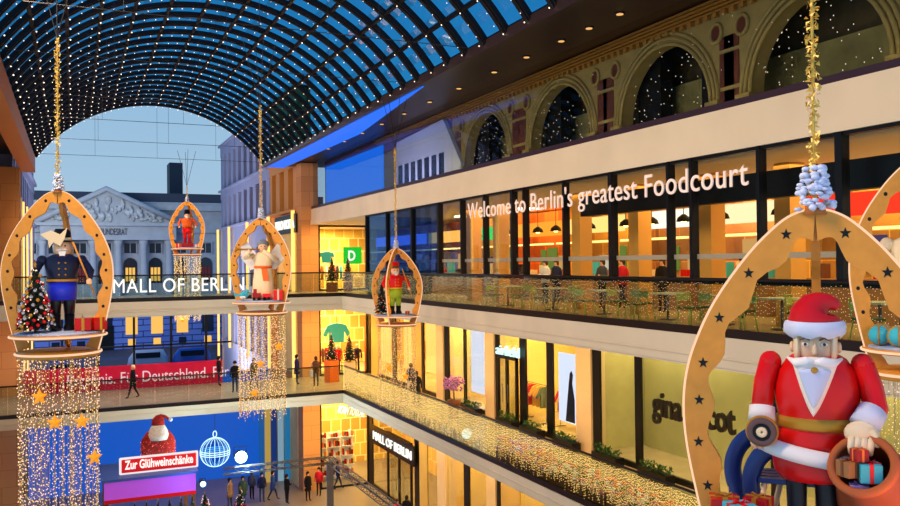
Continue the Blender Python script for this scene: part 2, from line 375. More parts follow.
for k in range(8):
    area((XA - .75, YN + 2 + k * 4, 3.7), (XA + .2, YN + 2 + k * 4, 5.4), 3.6, .15, 22, (255, 215, 130), 'arcade_fill')  # unseen lamps added along the lintel to brighten the arcade
struct('beam_clerestory', MB().box(13.42, YN, 3.40, 13.66, YW, 3.56), mat('purple_bronze', (52, 34, 44), .4))
struct('window_3', MB().box(13.5, YN, 3.5, 13.52, YW - .1, 6.3), dark_g)
struct('wall_clerestory_back', MB().box(XA, y_far + .02, 3.4, XA + .05, YW, 6.3), mat('amber_dark', (84, 50, 28), .7))

# ---------------------------------------------------------------- foodcourt glazing
XG = 13.5
mull = [367.5, 388, 413, 440, 463, 486, 514, 526, 566, 613, 671, 694, 762, 843, 1010]
ys = [atX(p, 240, XG).y for p in mull]
m = MB()
for i, y in enumerate(ys):
    w = .16 if mull[i] in (413, 440, 613, 843, 514) else .09
    m.box(XG - .1, y - w / 2, -.5, XG + .12, y + w / 2, 2.43)
m.box(XG - .1, ys[-1], -.56, XG + .14, ys[0], -.42).box(XG - .06, ys[-1], 2.36, XG + .1, ys[0], 2.45)
m.box(XG - .1, ys[0] - .06, -.5, XG + 3.6, ys[0] + .06, -.42)
win1 = struct('window_1', m, black_m)
struct('glazing', MB().box(XG - .01, ys[-1], -.45, XG + .01, ys[3], 2.4), clear_g, win1)
struct('pale_rail', MB().box(XG + .05, ys[-1], .02, XG + .1, ys[0], .14), mat('pale_rail', (190, 170, 150), .4), win1)
struct('blue_glazing', MB().box(XG - .01, ys[3], -.45, XG + .01, ys[0], 2.4).box(XG, ys[0] - .02, -1.6, XG + 3.5, ys[0], 2.4), smoke_g, win1)
sg = thing('foodcourt_lettering', 'white lettering Welcome to Berlin\'s greatest Foodcourt across the upper glazing', 'sign', (XG - .12, 22, 1.6))
yA, yB = atX(471, 210, XG).y, atX(753, 190, XG).y
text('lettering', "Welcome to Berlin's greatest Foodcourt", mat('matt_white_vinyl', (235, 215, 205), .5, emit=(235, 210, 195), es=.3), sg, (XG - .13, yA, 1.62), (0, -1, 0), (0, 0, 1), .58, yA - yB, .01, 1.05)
struct('beam_foodcourt', MB().box(XG + .5, YN, 1.35, XG + .8, atX(566, 200, XG).y, 1.95), black_m)
# foodcourt inside
fy = [YN + .2, 40.8]
struct('ceiling_foodcourt', MB().box(XG + .2, fy[0], 2.36, 23.5, fy[1], 2.42), shopceil_m)
EP = "of the foodcourt"
# stalls along the back of the foodcourt
def W_(px_): return atX(px_, 240, 19.0).y
stalls = [(383, 436, 'slate', (70, 92, 150), (150, 190, 255)), (436, 475, 'violet', (96, 84, 140), (255, 180, 80)), (475, 520, 'green topped', (214, 160, 60), (30, 210, 90)), (520, 575, 'orange', (226, 110, 24), (255, 150, 40)),
          (575, 640, 'amber', (214, 150, 60), (255, 210, 120)), (640, 715, 'chequered', (190, 130, 70), (255, 240, 220)), (715, 800, 'peach', (224, 160, 110), (255, 220, 170)), (800, 960, 'red topped', (220, 170, 80), (230, 40, 20))]
for a, b, nm, col, sc in stalls:
    y1, y0 = W_(a), max(W_(b), YN)
    t = thing('food_stall', '%s foodcourt stall with lit menu board behind the upper windows' % nm, 'food stall', (19, (y0 + y1) / 2, Z2), group='foodcourt stalls')
    L = y1 - y0; cm = brickmat('stall_' + nm, col, [c * .72 for c in col], [min(255, c * 1.15) for c in col], 1, 1.1, .8, .02)
    MB().box(.6, -L / 2 + .05, 0, .8, L / 2 - .05, 3.9).box(-.5, L / 2 - .25, 0, .6, L / 2 - .05, 3.9).build('back_panel', cm, t)
    MB().box(-.9, -L / 2 + .4, 0, -.3, L / 2 - .5, 1.05).box(-1, -L / 2 + .35, 1.05, -.25, L / 2 - .45, 1.12).build('counter', mat('counter_front', (150, 110, 70), .4), t)
    MB().box(-.6, -L / 2 + .2, 2.75, -.5, L / 2 - .3, 3.35).build('menu_board', emat('menu_' + nm, sc, 1.5), t)
    n = max(2, int(L / 1.1))
    for k in range(n):
        y = -L / 2 + .5 + k * (L - 1.0) / n; c_ = random.randrange(5); hh = U(.5, 1.1)
        MB().box(.5, y, 1.3, .58, y + U(.35, .75), 1.3 + hh).build('poster', emat('poster_%d' % c_, ((255, 190, 110), (250, 235, 210), (225, 70, 40), (70, 60, 120), (120, 150, 60))[c_], .7), t)
        MB().box(-.75, y, 1.12, -.45, y + U(.2, .5), U(1.3, 1.7)).build('counter_display', (cream_m, redb_m, brown_m, teal_m, black_m)[random.randrange(5)], t)
    MB().box(-1.1, -L / 2 + .2, 2.35, -.9, L / 2 - .3, 2.42).build('warm_tube_lamp', emat('tube_lamp', (255, 210, 120), 2.5), t)
# columns inside
for k, p in enumerate((474, 501, 582, 640, 712, 790)):
    y = atX(p, 240, 16.1).y
    tag(MB().box(15.85, y - .25, Z2, 16.35, y + .25, 2.35).build('foodcourt_column', mat('column_amber', (206, 150, 70), .5)), '%s square amber column inside the foodcourt windows' % ('far', 'second farthest', 'third farthest', 'third nearest', 'second nearest', 'nearest')[k], 'column', kind='structure')
pl = thing('pendant_lamp', '', 'lamp', (0, 0, 0), group='pendant lamps in the foodcourt')
MB().loft([(0, 0, 0, .22, .22), (.12, 0, 0, .18, .18), (.22, 0, 0, .05, .05)], 16).build('lamp_shade', black_m, pl); MB().cyl(0, 0, .2, 1.2, .012, 6).build('cord', black_m, pl)
MB().ell((0, 0, .02), .09, .09, .07).build('bulb', emat('pendant_bulb', (255, 200, 110), 8), pl)
for k, p in enumerate((478, 508, 538, 556, 590, 626, 652, 684, 722, 780)):
    o = pl if k == 0 else copytree(pl); y = atX(p, 240, 16.6).y; o.location = (16.6, y, 1.15)
    o['label'] = 'black dome pendant lamp in the foodcourt, %s from the far end' % ('first', 'second', 'third', 'fourth', 'fifth', 'sixth', 'seventh', 'eighth', 'ninth', 'tenth')[k]
# terrace chairs and tables behind the balustrade
lm = mat('lime_chair', (176, 190, 96), .5); dk = mat('olive_seat', (70, 92, 44), .6)
ch = thing('terrace_chair', '', 'chair', group='terrace chairs behind the upper balustrade')
MB().box(-.22, -.22, .43, .22, .22, .48).build('seat', dk, ch, bevel=.01)
MB().tube([(-.22, .2, .46), (-.2, .27, .85), (.2, .27, .85), (.22, .2, .46)], .018, 6).box(-.18, .24, .62, .18, .26, .8).build('backrest', lm, ch)
for x in (-1, 1):
    for y in (-1, 1): MB().tube([(x * .19, y * .18, .44), (x * .24, y * .25, 0)], .018, 6).build('leg', lm, ch)
tb = thing('terrace_table', '', 'table', group='terrace tables behind the upper balustrade')
MB().box(-.4, -.4, .71, .4, .4, .75).build('tabletop', mat('pale_table', (205, 215, 190), .3), tb); MB().cyl(0, 0, .02, .71, .035, 8).cyl(0, 0, 0, .03, .25, 16).build('pedestal', steel_m, tb)
seats = [(495, .3), (522, -1.2), (541, 1.4), (566, -1.5), (585, 1.7), (618, .2), (636, -1.6), (643, 1.5), (690, 0), (712, 1.6), (742, -1.4), (800, .4), (868, 1.4)]
for k, (p, rz) in enumerate(seats):
    o = ch if k == 0 else copytree(ch); q = atX(p, 300, 14.15 + .5 * (k % 2)); o.location = (q.x, q.y, Z2); o.rotation_euler = (0, 0, rz)
    o['label'] = 'lime framed terrace chair behind the upper glass balustrade, %s from the far end' % ('first', 'second', 'third', 'fourth', 'fifth', 'sixth', 'seventh', 'eighth', 'ninth', 'tenth', 'eleventh', 'twelfth', 'thirteenth')[k]
for k, p in enumerate((508, 553, 604, 668, 724, 782, 880)):
    o = tb if k == 0 else copytree(tb); q = atX(p, 300, 15.05); o.location = (q.x, q.y, Z2)
    o['label'] = 'pale square terrace table behind the upper balustrade, %s from the far end' % ('first', 'second', 'third', 'fourth', 'fifth', 'sixth', 'seventh')[k]

# ---------------------------------------------------------------- balustrades
def balustrade(label, p0, p1, zf, zr, zb_, dens, nrow, out, bulb, r, strands=True, wide=1.6):
    p0, p1 = Vector(p0), Vector(p1); L = (p1 - p0).length; d = (p1 - p0) / L; nn = Vector((-d.y, d.x, 0)) * out
    ang = math.atan2(d.y, d.x)
    t = thing('glass_balustrade', label, 'balustrade', (p0.x, p0.y, zf), ang)
    MB().tube([(0, 0, zr - zf), (L, 0, zr - zf)], .035, 8).build('handrail', dark_m, t)
    MB().box(0, -.06, zb_ - zf - .2, L, .06, zb_ - zf).build('base_channel', dark_m, t)
    n = max(1, round(L / wide)); n = min(n, 40)
    pan = None
    for i in range(n):
        if not pan: pan = MB().box(.01, -.008, zb_ - zf, L / n - .01, .008, zr - zf - .02).build('glass_panel', bal_g, t)
        else: c = pan.copy(); C.objects.link(c); c.location = (i * L / n, 0, 0)
    m = MB(); x = .05; S = MB()
    while x < L:
        dep = U(.55, 1)
        for k in range(nrow):
            z = zr - zf - .06 - (k + U(.1, .9)) / nrow * (zr - zb_ - .05) * dep
            m.dot((x + U(-.012, .012), .05 * (1 if out > 0 else -1), z), r, 1 if R() < .45 else 0)
        x += dens * U(.7, 1.3)
    if dens < 3: o = m.build('fairy_lights', [bulb, glint_m], t); o['kind'] = 'stuff'
    return t
balustrade('upper glass balustrade along the foodcourt with dark base channel and light strands', (XB + .05, YF, 0), (XB + .05, YN, 0), Z2, -.45, -1.55, .06, 7, -1, bulbs_m, .0085)
balustrade('upper glass balustrade carrying the white MALL OF BERLIN letters across the hall end', (-6, YF + .05, 0), (XB, YF + .05, 0), Z2, -.45, -1.55, .14, 6, 1, bulbs_m, .013)
balustrade('lower glass balustrade of the shop gallery covered in golden light strands', (XB + .05, YF, 0), (XB + .05, YN, 0), Z1, -5.5, -6.82, .036, 16, -1, emat('golden_bulb', (255, 206, 120), 1.6), .0125)
balustrade('lower glass balustrade of the bridge where people walk past', (-6, YF + .05, 0), (XB, YF + .05, 0), Z1, -5.5, -6.82, .2, 5, 1, bulbs_m, .013)
# MALL OF BERLIN letters on the upper cross balustrade
q0, q1 = atY(112, 298, YF - .1), atY(244, 291, YF - .1)
t = thing('mall_sign', 'white illuminated MALL OF BERLIN letters on the upper bridge balustrade', 'sign', (q0.x, YF - .1, -1.3))
text('lettering', 'MALL OF BERLIN', letter_m, t, (q0.x, YF - .12, -1.28), (1, 0, 0), (0, 0, 1), .68, q1.x - q0.x, .04, 1.08, 0)
# rear of the lower bridge: banner, rear balustrade, mullions
t = thing('red_banner', 'long dark red banner with white lettering along the back of the lower bridge', 'banner', (atY(20, 300, YW).x + .05, YW - .15, Z1))
b = MB().box(0, 0, .02, atY(222, 360, YW).x - atY(20, 300, YW).x - .05, .06, 1.36).build('banner_cloth', mat('crimson_cloth', (176, 12, 52), .7, noise=.12, scale=2), t)
text('banner_text', 'Ergebnis. Für Deutschland. Für Berlin.', mat('white_print', (225, 220, 225), .6), t, (atY(66, 380, YW).x, YW - .17, Z1 + .38), (1, 0, 0), (0, 0, 1), .62, atY(262, 370, YW).x - atY(66, 380, YW).x, .01)
w2 = MB()
for p in (-10, 20, 62, 98, 134, 171, 206): x = atY(p, 340, YW + .5).x; w2.box(x - .06, YW + .4, Z1, x + .06, YW + .55, -2.4)
w2.box(-6, YW + .4, -4.6, xa - 4.2, YW + .5, -4.5)
struct('window_2', w2, black_m)

# ---------------------------------------------------------------- shopfronts on plane X = 17
def SY(p): return atX(p, 350, XS).y
def shopfront(z0, z1, spec, yend, nm):
    """spec: (px0, px1, kind) along the front; kinds p pillar, d dark, g glass, o open door"""
    dk_, gl = MB(), MB()
    for a, b, k in spec:
        ya, yb = SY(a), max(SY(b), YN)
        if k == 'p': struct('pillar_shop', MB().box(XS - .12, yb, z0, XS + .5, ya, z1), beige_m)
        elif k == 'o': struct('wall_panel', MB().box(XS, yb, z0, XS + .06, ya, z1), mat('gold_panel', (206, 166, 84), .5, noise=.1, scale=.6))
        elif k == 'd': dk_.box(XS - .04, yb, z0, XS + .05, ya, z1)
        elif k == 'g': gl.box(XS, yb, z0, XS + .03, ya, z1); dk_.box(XS - .04, yb, z0, XS + .08, ya, z0 + .18).box(XS - .04, yb, z1 - .12, XS + .08, ya, z1)
    w = struct(nm, dk_, black_m); struct('glazing', gl, clear_g, w)
up = [(367, 371, 'd'), (371, 378, 'o'), (378, 393, 'g'), (393, 396, 'd'), (396, 412, 'g'), (412, 422, 'o'), (422, 424, 'd'), (424, 438, 'g'), (438, 445, 'p'), (445, 449, 'd'), (449, 464, 'g'), (464, 466, 'd'), (466, 487, 'g'), (487, 496, 'p'), (496, 499, 'd'), (499, 520, 'g'), (520, 526, 'd'), (526, 547, 'g'), (547, 553, 'd'), (553, 578, 'g'),
      (578, 593, 'p'), (593, 600, 'd'), (600, 635, 'g'), (635, 641, 'd'), (641, 770, 'g'), (770, 776, 'd'), (776, 960, 'g')]
shopfront(Z1, -2.4, up, YN, 'window_4')
dn = [(367, 372, 'd'), (372, 390, 'g'), (390, 414, 'g'), (414, 418, 'd'), (418, 426, 'o'), (426, 438, 'g'), (438, 446, 'p'), (446, 463, 'g'), (463, 468, 'd'), (468, 487, 'g'), (487, 496, 'p'), (496, 499, 'd'), (499, 518, 'o'), (518, 560, 'g'), (560, 575, 'p'), (575, 960, 'g')]
shopfront(ZG, -7.5, dn, YN, 'window_5')
# shop partition walls, ceilings
for z0, z1 in ((Z1, -2.45), (ZG, -7.5)):
    struct('ceiling_shop', MB().box(XS + .2, YN, z1, 23.5, YW + 6, z1 + .05), shopceil_m)
    for p in (441, 491, 585): y = SY(p); struct('wall_shop', MB().box(XS + .5, y - .1, z0, 23.6, y + .1, z1), shopwall_m if p != 585 else mat('olive_plaster', (186, 178, 120), .7, noise=.15, scale=.8))
    struct('wall_shop_back', MB().box(21.5, YN, z0, 21.7, YW + 6, z1), brickmat('shop_back', (222, 180, 96), (150, 104, 52), (236, 212, 150), 1, .9, 1.3, .03))
struct('wall_tricot', MB().box(19.4, YN, Z1, 19.5, SY(590), -2.5), mat('tricot_wall', (168, 164, 112), .7, noise=.15, scale=.5))
# interior lit features
for p0, p1, x, za, zb_, m_, lb in ((471, 483, 18.6, -6.6, -3.0, screen_white, 'tall glowing white light panel inside the second shop window'), (381, 390, 18.2, -6.3, -2.9, strip_m, 'bright amber light panel behind the hanging light curtain'), (404, 411, 18.2, -6.3, -2.9, strip_m, 'slim amber light panel beside the far shop window'),
                                 (426, 436, 18.4, -6.2, -2.9, strip_m, 'amber light panel by the first stone pier'), (451, 462, 18.8, -6.6, -2.8, strip_m, 'golden light panel between the first pier and the white panel')):
    tag(MB().box(x, atX(p1, 350, x).y, za, x + .08, atX(p0, 350, x).y, zb_).build('light_box', m_), lb, 'light box')
y1, y0 = atX(558.5, 380, 17.6).y, atX(576, 380, 17.6).y
t = thing('poster_screen', 'bright white display screen with a dark dressed figure in the shop window beside the pier', 'screen', (17.6, y0, -6.3))
MB().box(0, 0, 0, .06, y1 - y0, 2.7).build('panel', screen_white, t)
MB().prism([(.1, 0), (.75, 0), (.62, .8), (.5, 1.5), (.42, 1.9), (.3, 2.0), (.2, 1.85), (.26, 1.5), (.1, .9)], (-.015, 0, .05), (0, 1, 0), (0, 0, 1), (1, 0, 0), .01).build('printed_figure', navy_m, t)
# signs on the shops
def xsign(nm, s, lb, m_, pxa, pxb, ya_, X, h, back=None, cat='sign', bold=0):
    A, B = atX(pxa, ya_, X), atX(pxb, ya_, X)
    t = thing(nm, lb, cat, (X, A.y, A.z))
    if back: o = MB().box(X + .03, B.y - .3, A.z - .3, X + .12, A.y + .3, A.z + h + .3).build('backing', back, t); o.matrix_parent_inverse = Matrix.Translation((-X, -A.y, -A.z))
    text('lettering', s, m_, t, (X, A.y, A.z), (0, -1, 0), (0, 0, 1), h, A.y - B.y, .03, 1, bold)
xsign('shop_sign', 'airfield', 'small glowing pale cyan airfield lettering above the dark shop doors', cyan_m, 496, 519, 353.5, XS - .2, .42, None)
A = atX(653, 414, XS - .12)
xsign('shop_sign', 'gina tricot', 'large dark gina tricot lettering on the big shop window behind the near frame', mat('black_letter', (24, 20, 16), .4), 653, 735, 414, XS - .12, .78, None, bold=.02)
xsign('mall_entrance_sign', 'MALL OF BERLIN', 'white MALL OF BERLIN letters on a dark band over the ground floor doors', letter_m, 373, 411, 438.5, XS - .3, .5, black_m)
# doors
for lb, p0, p1, z0, h in (('dark framed double glass doors under the airfield lettering', 499, 519, Z1, 3.0), ('dark framed entrance doors under the ground floor MALL OF BERLIN sign', 388, 412, ZG, 4.0)):
    ya, yb = SY(p0), SY(p1); t = thing('shop_door', lb, 'door', (XS - .15, yb, z0)); L = ya - yb
    m = MB()
    for y in (0, L / 2 - .06, L - .12): m.box(0, y, 0, .12, y + .12, h)
    m.box(0, 0, h - .25, .12, L, h).box(0, 0, 0, .12, L, .15).build('door_frame', dark_m, t)
    for y in (L / 2 - .25, L / 2 + .2): MB().tube([(-.06, y, .9), (-.06, y, 1.7)], .02, 6).build('handle', steel_m, t)
    struct('glass', MB().box(.05, .1, .1, .07, L - .1, h - .2), clear_g, t)
# clothes: rails with individual garments
gcol = [mat('cloth_%d' % i, c, .8) for i, c in enumerate(((180, 30, 30), (235, 225, 205), (40, 44, 60), (60, 150, 165), (200, 150, 60), (120, 80, 60), (210, 110, 40), (90, 100, 70)))]
cnm = ['red', 'cream', 'dark navy', 'turquoise', 'mustard', 'brown', 'orange', 'olive']
gar = MB().prism([(-.22, 0), (.22, 0), (.2, .6), (.36, .42), (.42, .5), (.22, .85), (.08, .9), (-.08, .9), (-.22, .85), (-.42, .5), (-.36, .42), (-.2, .6)], (0, .04, -.95), (1, 0, 0), (0, 0, 1), (0, -1, 0), .08)
garment = gar.build('hanging_garment', gcol[0], bevel=.01); garment.hide_render = False
first = [True]
def rail(x, y, z, along, nm, n=6, h=1.6):
    t = thing('clothes_rail', 'steel clothes rail %s' % nm, 'clothes rail', (x, y, z), along)
    MB().tube([(-.8, 0, 0), (-.8, 0, h), (.8, 0, h), (.8, 0, 0)], .02, 6).box(-.85, -.25, 0, -.75, .25, .03).box(.75, -.25, 0, .85, .25, .03).build('rail', steel_m, t)
    for k in range(n):
        if first[0]: g_ = garment; first[0] = False
        else: g_ = garment.copy(); C.objects.link(g_)
        off = -.65 + k * 1.3 / (n - 1); ci = random.randrange(8)
        g_.location = (x + off * math.cos(along), y + off * math.sin(along), z + h - .02); g_.rotation_euler = (0, 0, along + PI / 2 + U(-.1, .1))
        g_.material_slots[0].link = 'OBJECT'; g_.material_slots[0].material = gcol[ci]
        tag(g_, '%s garment on the rail %s' % (cnm[ci], nm), 'garment', 'garments %s' % nm)
rail(15.0, 52.2, Z1, 0, 'in the corner shop below the green sign', 7)
rail(18.6, SY(536), Z1, PI / 2, 'in the shop right of the airfield doors', 6)
rail(18.4, SY(508), Z1, PI / 2, 'behind the airfield doors', 5)
rail(18.6, SY(566), Z1, PI / 2, 'beside the display screen', 5)
rail(15.6, 53.6, Z2, 0, 'in the upper corner shop beside the green sign', 6)
rail(18.8, SY(480), ZG, PI / 2, 'in the ground floor shop past the entrance', 6)

# ---------------------------------------------------------------- corner shops on the end wall (Y = 50.4)
def endshop(z0, z1, nm):
    m = MB(); m.box(xb, YW, z0, xb + .1, YW + .1, z1).box(16.9, YW, z0, 17.1, YW + .15, z1).box(xb, YW, z1 - .12, 17, YW + .1, z1).box(xb, YW, z0, 17, YW + .1, z0 + .1)
    w = struct(nm, m, black_m); struct('glazing', MB().box(xb + .1, YW + .03, z0, 16.95, YW + .06, z1), clear_g, w)
    struct('wall_corner_back', MB().box(xa, 56.5, z0, 23, 56.7, z1), brickmat('corner_back', (226, 196, 96), (176, 132, 60), (240, 222, 160), 1, .7, .9, .04))
    struct('wall_corner_side', MB().box(xa - .05, YW + 1.2, z0, xa + .15, 56.5, z1), shopwall_m)
endshop(Z2, 2.43, 'window_6'); endshop(Z1, -2.4, 'window_7'); endshop(ZG, -7.5, 'window_8')
a, b_ = atY(343.5, 264, YW + .3), atY(361.5, 247, YW + .3)
t = thing('green_sign', 'bright green square sign with a white letter D in the corner shop window', 'sign', (a.x, YW + .3, a.z))
MB().box(0, 0, 0, b_.x - a.x, .06, b_.z - a.z).build('panel', emat('green_glow', (0, 210, 50), 1.0), t)
text('letter', 'D', letter_m, t, (a.x + .28, YW + .28, a.z + .22), (1, 0, 0), (0, 0, 1), .62, .5, .01, 1, .03)
a = atY(332, 412, YW - .0); text_root = thing('shop_lettering', 'pale lettering running up the yellow ground floor corner shop window', 'sign', (a.x, YW - .03, a.z))
a = atY(337, 411, YW); b_ = atY(364, 427, YW)
text('lettering', 'BORN TO LOVE', cyan_m, text_root, (a.x, YW - .04, a.z - .1), (b_.x - a.x, 0, b_.z - a.z), (0, 0, 1), .5, (b_ - a).length, .02)
t = thing('hanging_sweater', 'large turquoise sweater display hanging in the corner shop window', 'clothes display', atY(337, 333, YW + .8))
MB().prism([(-.5, -.6), (.45, -.6), (.5, .1), (.7, -.25), (.9, -.1), (.6, .5), (.2, .62), (-.2, .62), (-.6, .5), (-.9, -.1), (-.7, -.25), (-.5, .1)], (0, 0, 0), (1, 0, 0), (0, 0, 1), (0, 1, 0), .12).build('sweater', mat('turquoise_knit', (70, 190, 205), .8, bump=.3, scale=30), t, bevel=.02)
MB().tube([(0, .05, .6), (0, .05, 1.2)], .01, 4).build('cord', black_m, t)
t = thing('hanging_hoodie', 'cyan folded top on show in the upper corner shop left of the green sign', 'clothes display', atY(327, 258, YW + .6))
MB().prism([(-.3, -.3), (.3, -.3), (.35, .1), (.5, 0), (.45, .3), (.15, .4), (-.15, .4), (-.45, .3), (-.5, 0), (-.35, .1)], (0, 0, 0), (1, 0, 0), (0, 0, 1), (0, 1, 0), .12).build('top', teal_m, t, bevel=.02)
MB().tube([(0, .05, .4), (0, .05, 1.3)], .01, 4).build('cord', black_m, t)
def mannequin(p, col, lb, z0=Z1):
    q = atY(p, 360, YW + 1); t = thing('mannequin', lb, 'mannequin', (q.x, YW + 1, z0))
    MB().loft([(0, 0, 0, .25, .25), (.04, 0, 0, .25, .25), (.05, 0, 0, .02, .02), (.1, 0, 0, .02, .02)], 12).build('base', steel_m, t)
    MB().tube([(-.1, 0, .05), (-.1, 0, .9)], .07).tube([(.1, 0, .05), (.1, 0, .9)], .07).build('trousers', navy_m, t)
    MB().loft([(.85, 0, 0, .2, .14), (1.1, 0, 0, .17, .12), (1.4, 0, 0, .24, .14), (1.5, 0, 0, .1, .08)], 14).tube([(-.24, 0, 1.4), (-.3, 0, 1.1), (-.27, -.08, .85)], .05).tube([(.24, 0, 1.4), (.3, 0, 1.1), (.27, -.08, .85)], .05).build('jacket', col, t)
    MB().ell((0, 0, 1.66), .09, .1, .12).build('head', cream_m, t)
mannequin(337.5, red_m, 'mannequin in a red top inside the corner shop between the two trees')
mannequin(357, navy_m, 'mannequin in a dark jacket at the right side of the corner shop window')
o = MB().box(0, 0, 0, .5, .4, 3.2).build('red_column', mat('red_orange_panel', (200, 70, 20), .5)); o.location = (atY(364.5, 360, YW + .8).x, YW + .4, Z1); tag(o, 'tall red-orange display panel at the right edge of the corner shop', 'display panel')
# ground floor corner shop shelves
for k, (x, z) in enumerate(((14.4, .3), (15.3, .3), (16.2, .3))):
    t = thing('display_shelf', 'white shelf unit with small goods, %s in the yellow ground floor shop' % ('leftmost', 'middle', 'rightmost')[k], 'shelf', (x, 52.4, ZG), group='shelves in the yellow shop')
    m = MB()
    for j in range(5): m.box(-.4, -.2, .3 + j * .6, .4, .2, .34 + j * .6)
    m.box(-.42, .16, 0, .42, .2, 3).build('shelf_frame', white_m, t); g_ = MB()
    for j in range(5):
        for i in range(5): g_.box(-.36 + i * .15, -.15, .34 + j * .6, -.26 + i * .15, .05, U(.5, .78) + j * .6, (i + j + k) % 4)
    g_.build('goods', [redb_m, white_m, orgf_m, brown_m], t)['kind'] = 'stuff'

# ---------------------------------------------------------------- outer facades beyond the hall
def wing(X, y0, y1, side, name, lb, m_, strips, slots):
    w = MB(); f = 1 if side > 0 else -1; d = MB(); X0 = X
    zc = 11.4
    w.box(X, y0, ZG, X + .85 * f, y1, -7.4).box(X + .6 * f, y0, -7.4, X + .85 * f, y1, zc)
    for z in ((-7.6, -6.9), (-2.5, -1.7), (1.4, 3.5), (6.3, 7.0), (10.3, 11.4)): w.box(X - .05 * f, y0, z[0], X + .7 * f, y1, z[1])
    for z in (3.5, 7.05, 11.35): w.box(X - .25 * f, y0, z - .12, X + .7 * f, y1 + .2, z + .06)
    y = y0 + .2
    while y < y1 - .5:
        w.box(X, y, -7.4, X + .7 * f, y + 1.15, 10.5); d.box(X + .5 * f, y + 1.15, -6.5, X + .58 * f, y + 2.5, 10.2); y += 2.5
    w.box(X, y1 - .6, -7.4, X + .7 * f, y1, 11)
    t = struct(name, w, m_); struct('window_panes', d, winglass_m, t); return t
wing(13.0, 60.2, 82, 1, 'wall_outer_right', '', stone2_m, 0, 0)
wing(13.0, 52.0, 60.2, 1, 'wall_outer_amber_lit', '', mat('amber_lit_stone', (206, 140, 66), .6), 0, 0)  # orange light on this stretch of facade put into the stone colour
wing(-3.05, 52.0, 80, -1, 'wall_outer_left', '', stone2_m, 0, 0)
for k, p in enumerate((220.8, 232, 250.5, 272, 297)):
    y = atX(p, 300, 12.85).y
    tag(MB().box(12.55, y - .18, -7.3 if k else ZG + .1, 12.7, y + .18, 3.4).build('light_strip', strip_m), 'tall glowing warm light strip on the outer facade, %s from the building corner' % ('first', 'second', 'third', 'fourth', 'fifth')[k], 'light strip', 'vertical light strips on the outer facade')
for k, y in enumerate((53.5, 57.0, 61.5, 67.5)):
    tag(MB().box(-2.78, y - .16, -6.8, -2.68, y + .16, 4.0).build('light_strip', strip_m), 'warm light strip on the far left facade behind the nutcracker, %s from pillar' % ('first', 'second', 'third', 'fourth')[k], 'light strip', 'light strips on the left facade')
xsign('facade_sign', 'VERO MODA', 'white lettering on the dark sign band of the amber-lit facade left of the tall pillar', letter_m, 275.5, 294, 231, 12.6, .6, dark_m)
o = MB().box(-2.5, 56, ZG, 11.5, 56.3, -6.95).build('blue_lit_backdrop', wall_blue_glow); tag(o, 'large plain blue backdrop glowing in place of stage light behind the market stall', 'screen')  # blue stage light on the backdrop put in as glow
m = MB()
for k in range(9): m.box(11.2 - .02, 52.5 - .0 + k * .0, ZG, 11.3, 52.6, ZG + .01)
for k, (p, cc) in enumerate(((262, (20, 110, 190)), (268, (230, 190, 90)), (274, (10, 60, 140)), (281, (160, 200, 220)), (288, (30, 140, 200)), (294, (230, 200, 110)))):  # blue and yellow light on the end facade built as glowing panels
    a = atY(p, 440, 53.6)
    tag(MB().box(a.x - .17, 53.6, ZG, a.x + .17, 53.8, -7.5).build('facade_glow_panel', emat('facade_glow_%d' % k, cc, .55)), '%s glow panel for facade light by the ground floor pillar, %s in its row' % (('blue', 'cream', 'dark blue', 'pale', 'bright blue', 'yellow')[k], ('first', 'second', 'third', 'fourth', 'fifth', 'last')[k]), 'panel', 'facade light panels at the ground floor end')

# ---------------------------------------------------------------- historic building across the street
YB = 150.0
def B(x, y, Y=YB): return atY(x, y, Y)
t = thing('historic_building', 'grey neoclassical building with pediment and columns across the street', 'building', (0, YB, ZG))
def hb(mb, n, m_, par=t): return mb.build(n, m_, par, loc=(0, -YB, -ZG)) if par is t else mb.build(n, m_, par)
xL, xR = B(-40, 300).x, B(330, 300).x
def z(y, x=106): return B(x, y).z
hb(MB().box(xL, YB + 2.5, ZG, xR, YB + 22, z(200)), 'wall', stone_m)
hb(MB().box(xL, YB + .8, ZG, xR, YB + 3, z(301)), 'ground_storey', base_m)
hb(MB().box(xL, YB + 1, z(300), xR, YB + 3, z(296)).box(xL, YB + 1.2, z(209), xR, YB + 3, z(203)), 'ledge', stone_m)
hb(MB().box(xL, YB + 4, z(203), xR, YB + 20, z(190)), 'roof', roofd_m)
hb(MB().box(B(40, 230).x, YB - .4, z(240), B(176, 230).x, YB + 2.6, z(226)).box(B(34, 230).x, YB - 1.2, z(226), B(182, 230).x, YB + 2.6, z(223)).box(xL, YB + 1.8, z(232), xR, YB + 2.8, z(224)), 'entablature', stone_m)
pa, pb, pc = B(40, 223), B(176, 223), B(106, 190)
hb(MB().prism([(pa.x, z(223)), (pb.x, z(223)), (pc.x, z(190))], (0, YB - .2, 0), (1, 0, 0), (0, 0, 1), (0, 1, 0), 5), 'pediment', stone_m)
hb(MB().tube([(pa.x - .6, YB - .8, z(222.4)), (pc.x, YB - .8, z(189)), (pb.x + .6, YB - .8, z(222.4))], .5, 6), 'raking_cornice', stone_m)
rel = MB()
for k in range(70):
    u = U(-.82, .82); hh = (1 - abs(u)) * (z(193) - z(222)); xx = pc.x + u * (pb.x - pa.x) / 2; zz = z(221.5) + U(.1, .8) * hh
    rel.ell((xx, YB - .3, zz), U(.25, .55), .35, U(.3, .9) * min(1, hh / 3), n=7, m=5)
hb(rel, 'relief_carving', carve_m)['kind'] = 'stuff'
text('inscription', 'BUNDESRAT', mat('bronze_letter', (70, 74, 92), .7), t, (B(100, 234).x, YB - .5, z(235)), (1, 0, 0), (0, 0, 1), 1.1, B(127, 234).x - B(100, 234).x, .05)
